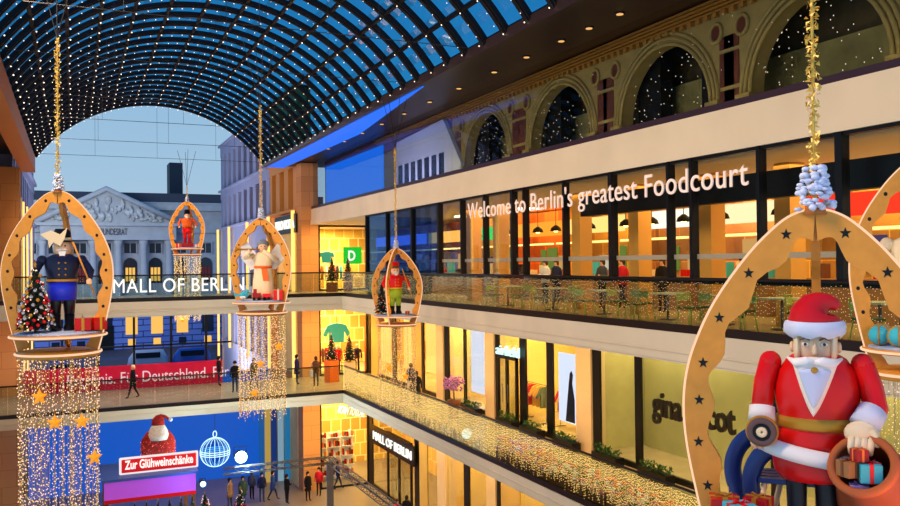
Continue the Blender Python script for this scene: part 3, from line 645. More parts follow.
for k in range(6):
    x = B(42 + 25.5 * k, 270).x; cl = MB(); z0, z1 = z(300), z(240)
    cl.loft([(z0, x, YB + .6, .75, .75), (z0 + .5, x, YB + .6, .6, .6), (z0 + 6, x, YB + .6, .58, .58), (z1 - 1, x, YB + .6, .5, .5), (z1 - .6, x, YB + .6, .7, .7), (z1, x, YB + .6, .8, .8)], 16)
    hb(cl, 'column', stone_m)
for k in range(11):
    px_ = 29 + 25.5 * k
    x = B(px_, 250).x
    lit = k in (2, 4, 5, 8)
    f = hb(MB().box(x - 1, YB + 2.35, z(253), x + 1, YB + 2.55, z(243)), 'upper_window', winglass_m)
    MB().box(x - 1.15, YB + 2.2, z(254), x - .95, YB + 2.5, z(242)).box(x + .95, YB + 2.2, z(254), x + 1.15, YB + 2.5, z(242)).box(x - .05, YB + 2.3, z(253), x + .05, YB + 2.4, z(243)).box(x - 1.3, YB + 2.2, z(242), x + 1.3, YB + 2.5, z(241)).build('window_frame', stone_m, f)
    poly = [(1.1 * math.cos(PI * j / 10), z(265) + 1.2 * math.sin(PI * j / 10)) for j in range(11)] + [(-1.1, z(284)), (1.1, z(284))]
    f = hb(MB().prism(poly, (x, YB + 2.3, 0), (1, 0, 0), (0, 0, 1), (0, 1, 0), .2), 'arched_window', winglass_m)
    b = MB()
    for c_ in (-.55, 0, .55): b.box(x + c_ - .2, YB + 2.2, z(282), x + c_ + .2, YB + 2.3, z(268))
    b.build('pane', litwin_m if k in (4, 5) else mat('red_curtain', (120, 40, 40), .8), f)
    x = B(px_ + 1, 330).x
    hb(MB().box(x - .95, YB + .7, z(336), x + .95, YB + .82, z(316)), 'lower_window', litwin_m if k in (4, 5, 6, 9) else winglass_m)
    hb(MB().box(x - .6, YB + .7, z(348), x + .6, YB + .82, z(340.5)), 'cellar_window', litwin_m if k in (4, 5, 7) else winglass_m)
hb(MB().box(B(98, 330).x, YB + .6, z(352), B(114, 330).x, YB + .85, z(326)), 'entrance_door', black_m)
hb(MB().box(xL, YB + .2, z(360), xR, YB + .8, z(352)), 'plinth', stone_m)
t = thing('tower_block', 'dark slab chimney tower rising behind the historic building', 'tower', (B(178, 190, 175).x, 175, ZG))
a, b_ = B(172, 190, 175), B(185, 163, 175)
MB().box(-1.6, 0, 0, b_.x - a.x - 1.6, 5, b_.z - ZG).build('shaft', mat('dark_slate', (30, 42, 62), .7), t)
t = thing('modern_block', 'distant flat roofed blue glass block right of the chimney tower', 'building', (B(197, 200, 185).x, 185, ZG))
MB().box(0, 0, 0, 14, 8, B(200, 198, 185).z - ZG).build('block', mat('blue_block', (60, 110, 150), .3), t)
# cars and van on the street, seen above the banner
for k, (p, c_, lb) in enumerate(((64, (60, 80, 130), 'dark blue car parked on the street behind the nutcracker platform'), (148, (150, 165, 200), 'pale grey van parked below the lit windows across the street'), (192, (20, 70, 170), 'bright blue kiosk-like van below the right lit windows'))):
    q = atY(p, 360, 120); t = thing('parked_van' if k else 'parked_car', lb, 'van' if k else 'car', (q.x, 120, ZG - .05))
    h = 2.6 if k else 1.5
    MB().loft([(.35, 0, 0, 2.6, .95), (.8, 0, 0, 2.65, 1.0), (h * .62, 0, 0, 2.5, .95), (h, .15, 0, 1.9, .8)], 16, a0=PI / 16).build('body', mat('car_%d' % k, c_, .3), t)
    MB().box(-1.6, -.98, h * .62, 1.5, .98, h * .9).build('window', winglass_m, t)
    for sx in (-1.6, 1.6):
        for sy in (-.95, .95): MB().tube([(sx, sy - .1, .35), (sx, sy + .1, .35)], .35, 14).build('wheel', black_m, t)
# ================================================================ candle-arch pendants
OUT = [(.0, -.02), (.13, .01), (.27, .09), (.50, .31), (.757, .65), (.913, .956), (.99, 1.2), (1.015, 1.45), (.995, 1.72), (.93, 2.05), (.84, 2.42), (.73, 2.8)]
def cr(pts, n=4):
    out = []; P = [pts[0]] + pts + [pts[-1]]
    for i in range(1, len(P) - 2):
        for k in range(n):
            t = k / n; q = []
            for c in (0, 1):
                a, b, c2, d = P[i - 1][c], P[i][c], P[i + 1][c], P[i + 2][c]
                q.append(.5 * (2 * b + (c2 - a) * t + (2 * a - 5 * b + 4 * c2 - d) * t * t + (3 * b - a - 3 * c2 + d) * t ** 3))
            out.append(tuple(q))
    return out + [pts[-1]]
OC = cr(OUT)
def star(r, r2=.42, n=5, a0=PI / 2): return [((r if k % 2 == 0 else r * r2) * math.cos(a0 + PI * k / n), (r if k % 2 == 0 else r * r2) * math.sin(a0 + PI * k / n)) for k in range(2 * n)]
def rib_part(t, az, stars, W):
    ca, sa = math.cos(az), math.sin(az); n = len(OC); inn = []; L = 0; acc = [0]
    for i in range(1, n): L += math.dist(OC[i], OC[i - 1]); acc.append(L)
    k = max(.86, 1)
    outp = [(r, z) for r, z in OC]                                   # true radius
    for i, (r, z) in enumerate(outp):
        a = outp[max(i - 1, 0)]; b = outp[min(i + 1, n - 1)]; dx, dz = b[0] - a[0], b[1] - a[1]; l = math.hypot(dx, dz)
        w = .2 + .035 * math.cos(acc[i] / L * 2 * PI * 7) ; w = min(w, .2 + r)
        inn.append((max(r - dz / l * w, .015), z + dx / l * w))
    th = .035
    def p(r, z, s): return (r * ca - s * sa, r * sa + s * ca, -z)
    m = MB(); vs = [p(*q, s) for s in (-th, th) for q in outp] + [p(*q, s) for s in (-th, th) for q in inn]
    fs = []
    for i in range(n - 1):
        o0, o1, i0, i1 = i, n + i, 2 * n + i, 3 * n + i
        fs += [(o0, o0 + 1, i0 + 1, i0), (o1, o1 + 1, i1 + 1, i1), (o0, o1, o1 + 1, o0 + 1), (i0, i0 + 1, i1 + 1, i1)]
    fs += [(0, n, 3 * n, 2 * n), (n - 1, 2 * n - 1, 4 * n - 1, 3 * n - 1)]
    m.add(vs, fs); rb = m.build('arch_board', wood_m, t)
    st = MB()
    st.tube([p(r + .006, z, 0) for r, z in outp], .017, 6)
    st.build('light_strip', rim_m, rb)
    nst = 9
    for j in range(1, nst):
        i = int((j + .8) / (nst + .3) * (n - 1)); o = outp[i]; q = inn[i]; c = ((o[0] + q[0]) / 2, (o[1] + q[1]) / 2)
        poly = star(.043) if stars else [(.028 * math.cos(k * PI / 4), .028 * math.sin(k * PI / 4)) for k in range(8)]
        MB().prism(poly, p(c[0], c[1], -th - .003), (ca, sa, 0), (0, 0, 1), (-sa, ca, 0), 2 * th + .006).build('star_cutout' if stars else 'round_cutout', black_m, rb)
    return rb
def pendant(lb, px_, py_, W, D, rot, ztop=4.5, curt=3.2, strings=34, stars=False, bulb=None, bm=None, vdir=1, big_stars=()):
    p = atD(px_, py_, D); s = W / (FPX / D)                                # metres per unit
    to = math.atan2(-p.y, -p.x)                                            # direction to the camera
    t = thing('arch_pendant', lb, 'hanging decoration', p, 0, 'giant candle arch pendants', s); cs_ = 1 / math.sqrt(1 + ((px_ - 450) / FPX) ** 2); t.scale = (s * cs_, s * cs_, s)
    for k in (0, 1, 2): rib_part(t, to + math.radians(rot) + math.radians((-87, 87, 180)[k]), stars, W)
    plat = MB().loft([(-2.56, 0, 0, .84, .84), (-2.50, 0, 0, .86, .86)], 40).build('platform', wood_m, t)
    MB().tube([(.87 * math.cos(2 * PI * k / 40), .87 * math.sin(2 * PI * k / 40), -2.53) for k in range(40)], .018, 6, closed=True).build('rim_light', rim_m, plat)
    sn = MB(); N = 28
    sn.loft([(-2.5, 0, 0, .8, .8), (-2.47, 0, 0, .78, .78), (-2.45, 0, 0, .6, .6), (-2.445, 0, 0, .2, .2)], N); sn.build('snow_pad', snow_m, plat)
    lr = MB().loft([(-2.9, 0, 0, .74, .74), (-2.80, 0, 0, .76, .76)], 40).build('base_disc', wood_m, t)
    MB().tube([(.77 * math.cos(2 * PI * k / 40), .77 * math.sin(2 * PI * k / 40), -2.83) for k in range(40)], .02, 6, closed=True).build('rim_light', rim_m, lr)
    MB().loft([(-.02, 0, 0, .1, .1), (.05, 0, 0, .06, .06)], 12).build('hub', woodedge_m, t)
    top = (ztop - p.z) / s
    m = MB(); rr_ = .055 / s if W < 100 else .05
    z_ = .1
    while z_ < top:
        for k in range(5):
            a = U(0, 2 * PI); c = Vector((math.cos(a) * rr_ * U(.3, 1), math.sin(a) * rr_ * U(.3, 1), z_ + U(-.03, .03) / s)); L_ = .045 / s
            d = [Vector((U(-1, 1), U(-1, 1), U(-1, 1))).normalized() * L_ for _ in range(3)]
            m.add([c - d[0] * .5, c + d[0] * .5 + d[2] * .2, c + d[1] * .6], [(0, 1, 2)], 0 if R() < .8 else 1)
        z_ += .022 / s
    m.tube([(0, 0, 0), (0, 0, top)], .012 / s, 5)
    g_ = m.build('garland_cord', [tinsel_m, glint_m], t)
    fr = MB(); hgt = .34
    for k in range(110):
        f = R(); a = U(0, 2 * PI); rr3 = (.125 - .05 * f) * U(.7, 1.15) * (1 if W > 100 else .7); fr.ell((rr3 * math.cos(a), rr3 * math.sin(a), .02 + .31 * f), U(.02, .04), U(.02, .04), U(.012, .025), n=7, m=4)
    for k in range(0):
        z0 = .02 + k * hgt / 4; r0 = (.15 - .03 * k) * (1 if W > 100 else .7); M_ = 48
        vs = []
        for j, (f_, dz) in enumerate(((.35, .07), (.7, .045), (1.0, 0))):
            for i in range(M_): a = 2 * PI * i / M_; r = r0 * f_ * (1 + .16 * f_ * math.sin(9 * a + k)); vs.append((r * math.cos(a), r * math.sin(a), z0 + dz + .015 * math.sin(11 * a + k * 2)))
        fr.add(vs, [(j * M_ + i, j * M_ + (i + 1) % M_, (j + 1) * M_ + (i + 1) % M_, (j + 1) * M_ + i) for j in range(2) for i in range(M_)], 0, True)
    fr.build('frill_topper', frill_m, t)
    cb = MB()
    for q in ((-.5, 0, 1.9), (.5, 0, 1.9), (0, .6, 1.9), (0, -.6, 1.9)):
        cb.tube([(0, 0, top), (q[0] / s, q[1] / s, top + q[2] / s)], .010 / s, 4)
    cb.build('suspension_cable', cable_m, t)
    lc = MB(); wr = MB()
    for k in range(strings):
        a = 2 * PI * k / strings + U(-.06, .06); r = .70 * (1 if k % 3 else U(.3, .95)); x, y = r * math.cos(a), r * math.sin(a)
        L_ = curt * U(.93, 1.02); wr.tube([(x, y, -2.9), (x, y, -2.9 - L_)], .004 / s, 3)
        z_ = -2.94
        while z_ > -2.9 - L_:
            
            if R() < .8: lc.dot((x + U(-.03, .03), y + U(-.03, .03), z_), (bulb or .016) * U(.6, 1.15), 0 if R() < .6 else 1)
            z_ -= U(.045, .1)
    c_ = wr.build('light_curtain', mat('wire_gold', (190, 150, 100), .4, .6), t); lc.build('bulbs', [bm or bulb_m, glint_m], c_)['kind'] = 'stuff'
    gs = MB()
    for (sx, sz) in big_stars:
        rt = Vector((math.sin(to), -math.cos(to), 0)) * -1; fw = Vector((math.cos(to), math.sin(to), 0))
        o_ = rt * sx + fw * .78 + Vector((0, 0, -sz)); sm = MB(); ps = star(.15, .45); 
        vs = [o_ + rt * q[0] + Vector((0, 0, q[1])) for q in ps] + [o_ + fw * .04, o_ - fw * .04]
        sm.add(vs, [(i, (i + 1) % 10, 10) for i in range(10)] + [(i, (i + 1) % 10, 11) for i in range(10)])
        sm.build('star', mat('amber_star', (240, 160, 30), .4, emit=(255, 150, 20), es=.55), t)
    return t, p, s, to
def frame(root, p, s, to):
    """local frame on a pendant platform: returns place(sx, depth) -> world position; units of the pendant"""
    rt = Vector((-math.sin(to), math.cos(to), 0)); fw = Vector((math.cos(to), math.sin(to), 0))
    return lambda sx, dp=0: p + rt * sx * s + fw * dp * s + Vector((0, 0, -2.445 * s))
NEAR = pendant('huge near wooden arch frame with star cutouts around the big Santa, white frill on top', 815, 212, 138, 6.05, 0, 4.5, 1.5, 30, True, .01, vdir=1)
LEFT = pendant('wooden arch frame at the left holding the navy nutcracker and lit tree', 58, 192, 56.5, 14.9, -15, 4.1, 3.2, 84, False, .0125, big_stars=((-.33, 3.5), (-.08, 3.95), (.38, 3.97), (.6, 4.6)))
TRUM = pendant('wooden arch frame holding the cream trumpet angel in front of the amber pillar', 261, 219, 33, 25.3, -27, 4.85, 3.1, 60, False, .019, bm=emat('amber_bulb', (255, 200, 150), 1.35), big_stars=((.5, 3.8), (-.05, 4.3), (-.24, 5.15)))
DIST = pendant('smallest distant arch frame in front of the pediment building', 187, 202, 18.6, 45, -20, 4.3, 3.5, 36, False, .03, bm=emat('far_bulb', (255, 225, 190), 1.2), big_stars=((.2, 5.9), (-.3, 6.3)))
REDP = pendant('arch frame holding the red coated nutcracker in front of the foodcourt corner', 396, 249, 26.5, 31, 158, 4.3, 3.0, 44, False, .017, bm=MATS['amber_bulb'], big_stars=((-.3, 4.4), (.3, 4.7)))
RITE = pendant('partly hidden arch frame at the right edge behind the Santa frame', 921, 160, 75, 11.3, 8, 4.5, 2.6, 40, False, .011)

def figure(nm, lb, cat, place, to, s, H):
    t = thing(nm, lb, cat, place, to + PI / 2, sc=s * H); return t               # local -Y looks at the camera
def nutcracker(lb, place, to, s, H, coat, trous, hat, hatband, boots=black_m, legs=None, staff=False, trim=gold_m, crown=False):
    t = figure('nutcracker', lb, 'nutcracker', place, to, s, H)
    for x in (-.065, .065):
        MB().loft([(0, x, -.02, .055, .085), (.04, x, -.02, .055, .085), (.07, x, 0, .045, .05), (.16, x, 0, .05, .055)], 14).build('boot', boots, t)
        MB().loft([(.15, x, 0, .048, .05), (.3, x, 0, .06, .065), (.37, x, 0, .065, .075)], 14).build('leg', legs or trous, t)
    MB().loft([(.31, 0, 0, .135, .115), (.42, 0, 0, .14, .12), (.52, 0, 0, .135, .115)], 20).build('breeches', trous, t)
    b = MB().loft([(.5, 0, 0, .145, .12), (.56, 0, 0, .14, .115), (.66, 0, 0, .165, .13), (.74, 0, 0, .16, .12), (.78, 0, 0, .08, .08)], 20).build('coat', coat, t)
    MB().loft([(.5, 0, 0, .152, .127), (.525, 0, 0, .152, .127)], 20).build('belt', trim, b)
    m = MB()
    for z_ in (.57, .63, .69): m.dot((-.03, -.13, z_), .012).dot((.03, -.13, z_), .012)
    m.build('buttons', trim, b)
    for x, dx in ((-1, -.03), (1, .05)):
        ar = MB().ell((x * .185, 0, .72), .05, .05, .05).tube([(x * .19, 0, .72), (x * (.22 + abs(dx)), -.03, .6), (x * (.2 + abs(dx)), -.1, .52)], [.042, .038, .03], 10).build('arm', coat, t)
        hd = MB().ell((x * (.2 + abs(dx)), -.12, .50), .028, .028, .032)
        for q in range(4): hd.tube([(x * (.2 + abs(dx)) - .02 + .013 * q, -.135, .5), (x * (.2 + abs(dx)) - .02 + .013 * q, -.15, .475)], .006, 5)
        hd.build('hand', skin_m, ar)
    h = MB().loft([(.76, 0, 0, .05, .05), (.79, 0, -.005, .075, .075), (.84, 0, -.005, .082, .082), (.9, 0, 0, .078, .078), (.93, 0, 0, .05, .05)], 18).build('head', skin_m, t)
    MB().ell((0, -.085, .845), .014, .02, .018).build('nose', skin_m, h)
    MB().dot((-.028, -.078, .865), .011).dot((.028, -.078, .865), .011).build('eyes', black_m, h)
    MB().tube([(-.05, -.075, .82), (0, -.09, .832), (.05, -.075, .82)], .012, 6).build('moustache', white_m, h)
    MB().prism([(-.035, .81), (.035, .81), (.02, .74), (-.02, .74)], (0, -.095, 0), (1, 0, 0), (0, 0, 1), (0, 1, 0), .03).build('beard', white_m, h)
    MB().loft([(.8, 0, .03, .085, .07), (.87, 0, .03, .09, .075), (.92, 0, .02, .07, .06)], 14).build('hair', white_m if crown else black_m, h)
    ht = MB().loft([(.905, 0, 0, .1, .1), (.915, 0, 0, .1, .1), (.92, 0, 0, .08, .08), (1.0, 0, 0, .086, .086), (1.04, 0, 0, .06, .06)], 18).build('hat', hat, t)
    MB().loft([(.92, 0, 0, .086, .086), (.95, 0, 0, .088, .088)], 18).build('hat_band', hatband, ht)
    if crown: MB().prism([(-.2, .98), (-.1, 1.02), (-.02, .98), (.05, 1.05), (.02, .93), (-.02, .86), (-.08, .9), (-.12, .84), (-.13, .92)], (0, -.12, 0), (1, 0, 0), (0, 0, 1), (0, 1, 0), .03).build('cream_plume', cream_m, ht)
    if staff:
        MB().tube([(.1, -.16, .9), (.3, -.12, .36)], .009, 6).build('staff', wood_m, t)
    return t
def gift(place, rz, w, h, m_, r_, lb, grp=None):
    t = thing('gift_box', lb, 'gift', place, rz, grp)
    MB().box(-w / 2, -w / 2, 0, w / 2, w / 2, h).build('box', m_, t, bevel=w * .03)
    MB().box(-w / 2 - .004, -w * .09, 0, w / 2 + .004, w * .09, h + .004).box(-w * .09, -w / 2 - .004, 0, w * .09, w / 2 + .004, h + .004).build('ribbon', r_, t)
    MB().tube([(0, 0, h), (-w * .25, 0, h + w * .16), (-w * .3, 0, h + w * .04), (0, 0, h)], w * .035, 6).tube([(0, 0, h), (w * .25, 0, h + w * .16), (w * .3, 0, h + w * .04), (0, 0, h)], w * .035, 6).build('bow', r_, t)
    return t
def xtree(place, H, Rr, lb, nb=36, lights=40, pot=None, mats=None, grp=None, topcol=None):
    t = thing('christmas_tree', lb, 'christmas tree', place, U(0, 6), grp); base = 0
    if pot: MB().box(-pot[0] / 2, -pot[0] / 2, 0, pot[0] / 2, pot[0] / 2, pot[1]).build('planter', pot[2], t); base = pot[1]
    MB().cyl(0, 0, base, base + H * .9, H * .02, 8).build('trunk', brown_m, t)
    m = MB(); T = 9
    for k in range(T):
        z0 = base + H * (.06 + .9 * k / T); r = Rr * (1 - k / T) ** .85 + .01; n = 16
        for i in range(n):
            a = 2 * PI * (i + .5 * (k % 2)) / n + U(-.1, .1); rr_ = r * U(.85, 1.1)
            tip = Vector((rr_ * math.cos(a), rr_ * math.sin(a), z0 - H * .03)); w = Vector((-math.sin(a), math.cos(a), 0)) * r * .22
            root = Vector((0, 0, z0 + H * .13)); mid = Vector((tip.x * .6, tip.y * .6, z0 + H * .045))
            m.add([root, mid + w, tip, mid - w, mid + Vector((0, 0, -H * .03))], [(0, 1, 4), (0, 4, 3), (1, 2, 4), (4, 2, 3), (0, 1, 3)])
    m.build('foliage', pine_m, t)
    ms = mats or [redb_m, silver_m, silver_m, redb_m, gold_m]; proto = {}
    for k in range(nb):
        f = (k + .5) / nb; hgt = .04 + .88 * (1 - math.sqrt(1 - f)); a = k * 2.4
        r = Rr * (1 - hgt) ** .85 * .98
        i = random.randrange(len(ms)); q = (r * math.cos(a), r * math.sin(a), base + H * (hgt + .03))
        if i not in proto: o = MB().ell((0, 0, 0), Rr * .1, Rr * .1, Rr * .1, n=10, m=6).build('bauble', ms[i], t); proto[i] = o
        else: o = proto[i].copy(); C.objects.link(o)
        o.location = q
    l = MB()
    for k in range(lights): f = R() ** 1.5 * .9; a = U(0, 2 * PI); r = Rr * (1 - f) ** .85; l.dot((r * math.cos(a), r * math.sin(a), base + H * (f + .05)), Rr * .045)
    l.build('lights', bulb_m, t)['kind'] = 'stuff'
    MB().prism(star(Rr * .2), (0, 0, base + H), (1, 0, 0), (0, 0, 1), (0, 1, 0), .01 * H).build('star', gold_m, t)
    return t
mat('black_leg', (22, 20, 24), .3)
# left pendant: navy nutcracker, tree, gifts
pl_ = frame(*LEFT); s = LEFT[2]; to = LEFT[3]
nutcracker('nutcracker in a dark navy coat and royal blue breeches with a cream plume and staff', pl_(.06, .05), to, s, 1.72, navy_m, royal_m, black_m, cream_m, legs=MATS['black_leg'], staff=True, crown=True)
xtree(pl_(-.36, .28), 1.16 * s, .32 * s, 'glittering red and silver decorated tree beside the navy nutcracker', 90, 70)
gift(pl_(.38, .3), to, .26 * s, .22 * s, redb_m, gold_m, 'glossy red gift with gold ribbon right of the navy nutcracker', 'gifts beside the navy nutcracker')
gift(pl_(.62, .2), to + .5, .24 * s, .22 * s, red_m, yellow_m, 'red gift box with yellow ribbon at the platform edge in the left frame', 'gifts beside the navy nutcracker')
# red pendant
pl_ = frame(*REDP); s = REDP[2]; to = REDP[3]
nutcracker('nutcracker in a red coat with lime breeches, red and green hat', pl_(-.05, .0), to + .3, s, 1.9, red_m, lime_m, red_m, green_m, staff=True, trim=yellow_m)
xtree(pl_(-.55, .1), 1.2 * s, .3 * s, 'small dark decorated tree beside the red coated nutcracker', 30, 20)
gift(pl_(.4, .4), to, .16 * s, .12 * s, dred_m, gold_m, 'tiny dark red gift at the foot of the red coated nutcracker')
# distant pendant
pl_ = frame(*DIST); s = DIST[2]; to = DIST[3]
MB2 = MB().box(-.3, -.2, 0, .3, .2, .22); o = MB2.build('red_pedestal', dred_m); o.location = pl_(0, 0); o.scale = (s,) * 3; tag(o, 'dark red pedestal under the small orange nutcracker', 'pedestal')
q = pl_(0, 0) + Vector((0, 0, .22 * s))
nutcracker('small orange coated nutcracker with red sleeves on a dark red pedestal', q, to, s, 1.75, mat('orange_coat', (232, 100, 30), .4), red_m, black_m, black_m, boots=dred_m)
gift(pl_(-.45, .3), to, .24 * s, .2 * s, red_m, cream_m, 'red gift left of the small orange nutcracker'); gift(pl_(.5, .2), to, .2 * s, .16 * s, cream_m, red_m, 'cream gift right of the small orange nutcracker')
# angel pendant
pl_ = frame(*TRUM); s = TRUM[2]; to = TRUM[3]
t = figure('trumpet_angel', 'cream robed angel blowing a trumpet with an orange sash', 'angel', pl_(.05, 0), to, s, 1.9)
MB().loft([(0, 0, 0, .17, .15), (.05, 0, 0, .18, .16), (.3, 0, 0, .16, .14), (.52, 0, 0, .13, .11), (.68, 0, 0, .16, .12), (.76, 0, 0, .07, .07)], 20).build('robe', cream_m, t)
MB().loft([(.5, 0, 0, .14, .12), (.54, 0, 0, .14, .12)], 20).prism([(-.03, .5), (.06, .5), (.09, .3), (.0, .3)], (0, -.15, 0), (1, 0, 0), (0, 0, 1), (0, 1, 0), .02).build('sash', orgf_m, t)
h = MB().ell((0, -.01, .84), .08, .08, .09).build('head', skin_m, t); MB().ell((0, .02, .88), .1, .1, .08).build('hair', mat('grey_hair', (120, 130, 140), .7), h)
MB().dot((-.028, -.085, .85), .011).dot((.028, -.085, .85), .011).build('eyes', black_m, h)
MB().tube([(-.05, -.09, .8), (-.38, -.16, .8), (-.42, -.17, .8)], [.012, .016, .05], 10).build('trumpet', gold_m, t)
MB().tube([(-.15, 0, .7), (-.26, -.1, .68), (-.2, -.15, .79)], [.045, .045, .03], 10).build('arm', cream_m, t); MB().tube([(.15, 0, .7), (.22, -.12, .62), (.0, -.15, .78)], [.045, .045, .03], 10).build('arm', cream_m, t)
for x in (-1, 1): MB().prism([(x * .04, .5), (x * .2, .48), (x * .34, .66), (x * .36, .98), (x * .26, .95), (x * .12, .75)], (0, .13, 0), (1, 0, 0), (0, 0, 1), (0, 1, 0), .03).build('wing', white_m, t)
t = thing('wooden_train', 'little red wooden train with carriages at the feet of the angel', 'toy train', pl_(-.02, .4), to + PI / 2, sc=s)
MB().box(-.25, -.08, .06, 0, .08, .22).box(-.22, -.06, .2, -.12, .06, .34).build('engine', dred_m, t); MB().box(.05, -.08, .06, .28, .08, .2).build('carriage', red_m, t)
for x in (-.2, -.06, .1, .22): MB().tube([(x, -.1, .05), (x, .1, .05)], .05, 12).build('wheel', black_m, t)
gift(pl_(.48, .35), to, .28 * s, .3 * s, red_m, cream_m, 'tall red parcel with cream ribbon right of the angel')
t = thing('toy_bird', 'teal and white toy bird perched left of the angel', 'toy bird', pl_(-.52, .3), to + PI / 2, sc=s)
MB().ell((0, 0, .16), .14, .08, .1).ell((.1, 0, .27), .06, .055, .06).build('body', teal_m, t); MB().ell((-.02, -.02, .1), .1, .07, .05).build('belly', white_m, t); MB().tube([(.14, 0, .27), (.2, 0, .26)], [.02, .004], 6).build('beak', yellow_m, t)
MB().prism([(-.1, .14), (-.28, .24), (-.26, .12)], (0, -.02, 0), (1, 0, 0), (0, 0, 1), (0, 1, 0), .04).build('tail', teal_m, t)
for y in (-.03, .03): MB().tube([(0, y, 0), (0, y, .08)], .008, 5).build('leg', black_m, t)
# right edge pendant
pl_ = frame(*RITE); s = RITE[2]; to = RITE[3]
nutcracker('blue hatted nutcracker in a cream coat partly cut by the right edge', pl_(-.08, -.1), to, s, 1.85, cream_m, royal_m, royal_m, white_m)
for k, (x, d) in enumerate(((-.52, .34), (-.28, .5), (-.5, .1))):
    q = pl_(x, d); t = thing('toy_parcel_ball', ('round teal striped parcel left end of the right edge platform', 'round teal striped parcel nearest the front of the right edge platform', 'round teal striped parcel at the back of the right edge platform')[k], 'parcel', q, to, 'teal striped parcels', s)
    MB().ell((0, 0, .13), .15, .15, .13).build('ball', teal_m, t)
    m = MB()
    for a in (0, 1.05, 2.1): m.tube([(.152 * math.cos(b_) * math.cos(a), .152 * math.cos(b_) * math.sin(a), .13 + .132 * math.sin(b_)) for b_ in [2 * PI * j / 20 for j in range(20)]], .012, 5, closed=True)
    m.build('gold_bands', gold_m, t)

# ================================================================ the big Santa
p, s, to = NEAR[1], NEAR[2], NEAR[3]
S = thing('santa_figure', 'big painted wooden Santa in a red coat and hat with white beard and gold belt', 'santa figure', p + Vector((0, 0, -2.445 * s)), to + PI / 2)
k_ = 1 / 138.0
def L(x, y, d=0): return Vector(((x - 817) * k_ * .86, d, (549.5 - y) * k_))
def ring(y, x0, x1, ry=None, d=0):
    a, b_ = L(x0, y), L(x1, y); return (a.z, (a.x + b_.x) / 2, d, (b_.x - a.x) / 2, ry or (b_.x - a.x) / 2 * .8)
jk = MB().loft([ring(424, 772, 856), ring(418, 774, 855), ring(408, 772, 859), ring(398, 770, 862), ring(385, 771, 861), ring(370, 775, 857), ring(358, 784, 848), ring(352, 795, 836), ring(349, 803, 828)], 40).build('jacket', red_m, S)
MB().loft([ring(427, 774, 857), ring(424, 770, 860), ring(416, 771, 858), ring(413, 775, 854)], 40).build('belt', gold_m, S)
sk = MB().loft([ring(450, 762, 852), ring(440, 765, 851), ring(430, 771, 855), ring(422, 775, 855)], 40).build('coat_skirt', red_m, S)
hem = MB(); N = 40; pts = []
for i in range(N):
    a = 2 * PI * i / N; c = L(808, 447); pts.append((c.x + .335 * math.cos(a), .27 * math.sin(a), c.z - .02 + .055 * -math.cos(a)))
hem.tube(pts, .058, 12, closed=True).build('fur_hem', white_m, sk)
MB().loft([ring(478, 775, 846), ring(470, 768, 850), ring(458, 766, 851), ring(448, 768, 850)], 32).build('breeches', dred_m if 0 else red_m, S)
for x0, x1 in ((782, 803), (813, 836)):
    MB().loft([ring(548, x0, x1), ring(520, x0, x1), ring(485, x0 - 1, x1 + 1), ring(470, x0 - 2, x1 + 2)], 20).build('leg', mat('black_trousers', (16, 18, 30), .4), S)
    MB().loft([(0, (L((x0 + x1) / 2, 0)).x, -.05, .1, .15), (.05, (L((x0 + x1) / 2, 0)).x, -.05, .1, .15), (.1, (L((x0 + x1) / 2, 0)).x, -.02, .085, .1), (.2, (L((x0 + x1) / 2, 0)).x, 0, .085, .08)], 20).build('boot', black_m, S)
hd = MB().loft([ring(368, 805, 826, d=-.02), ring(364, 799, 831, d=-.03), ring(355, 794, 836, d=-.03), ring(345, 792, 837, d=-.03), ring(335, 792, 837, d=-.03), ring(325, 795, 834, d=-.03), ring(318, 803, 826, d=-.03)], 32).build('head', mat('santa_skin', (222, 196, 160), .45), S)
yf = -.155
for x in (804.5, 824.5):
    e = MB().ell(L(x, 342.5, yf + .012), .024, .012, .013, n=14).build('eye', white_m, hd)
    MB().ell(L(x, 342.5, yf + .002), .011, .006, .011, n=12).build('iris', mat('eye_brown', (60, 44, 40), .2), e)
    MB().tube([L(x - 5, 338.6, yf + .018), L(x, 336.4, yf - .002), L(x + 5, 338.6, yf + .004 if x < 815 else yf + .018)], .006, 6).build('eyebrow', mat('brow_grey', (110, 90, 80), .6), hd)
MB().loft([(L(0, 353).z, L(814.5, 0).x, yf - .005, .016, .016), (L(0, 351).z, L(814.5, 0).x, yf - .01, .018, .02), (L(0, 345).z, L(814.5, 0).x, yf - .005, .014, .016), (L(0, 341).z, L(814.5, 0).x, yf + .008, .008, .01)], 16).build('nose', MATS['santa_skin'], hd)
MB().ell(L(813.8, 364.5, -.335), .024, .018, .022, n=14).build('mouth', gold_m, hd)
for x, sx in ((796, -1), (834, 1)):
    MB().loft([ring(362, x - 4, x + 4, .09, -.03), ring(350, x - 4.5, x + 4.5, .1, -.03), ring(336, x - 4.5, x + 4.5, .1, -.03), ring(330, x - 3.5, x + 3.5, .09, -.03)], 18).build('side_hair', cream_m, hd)
    MB().ell(L(x + sx * 6, 347, .0), .018, .03, .04, n=12).build('ear', MATS['santa_skin'], hd)
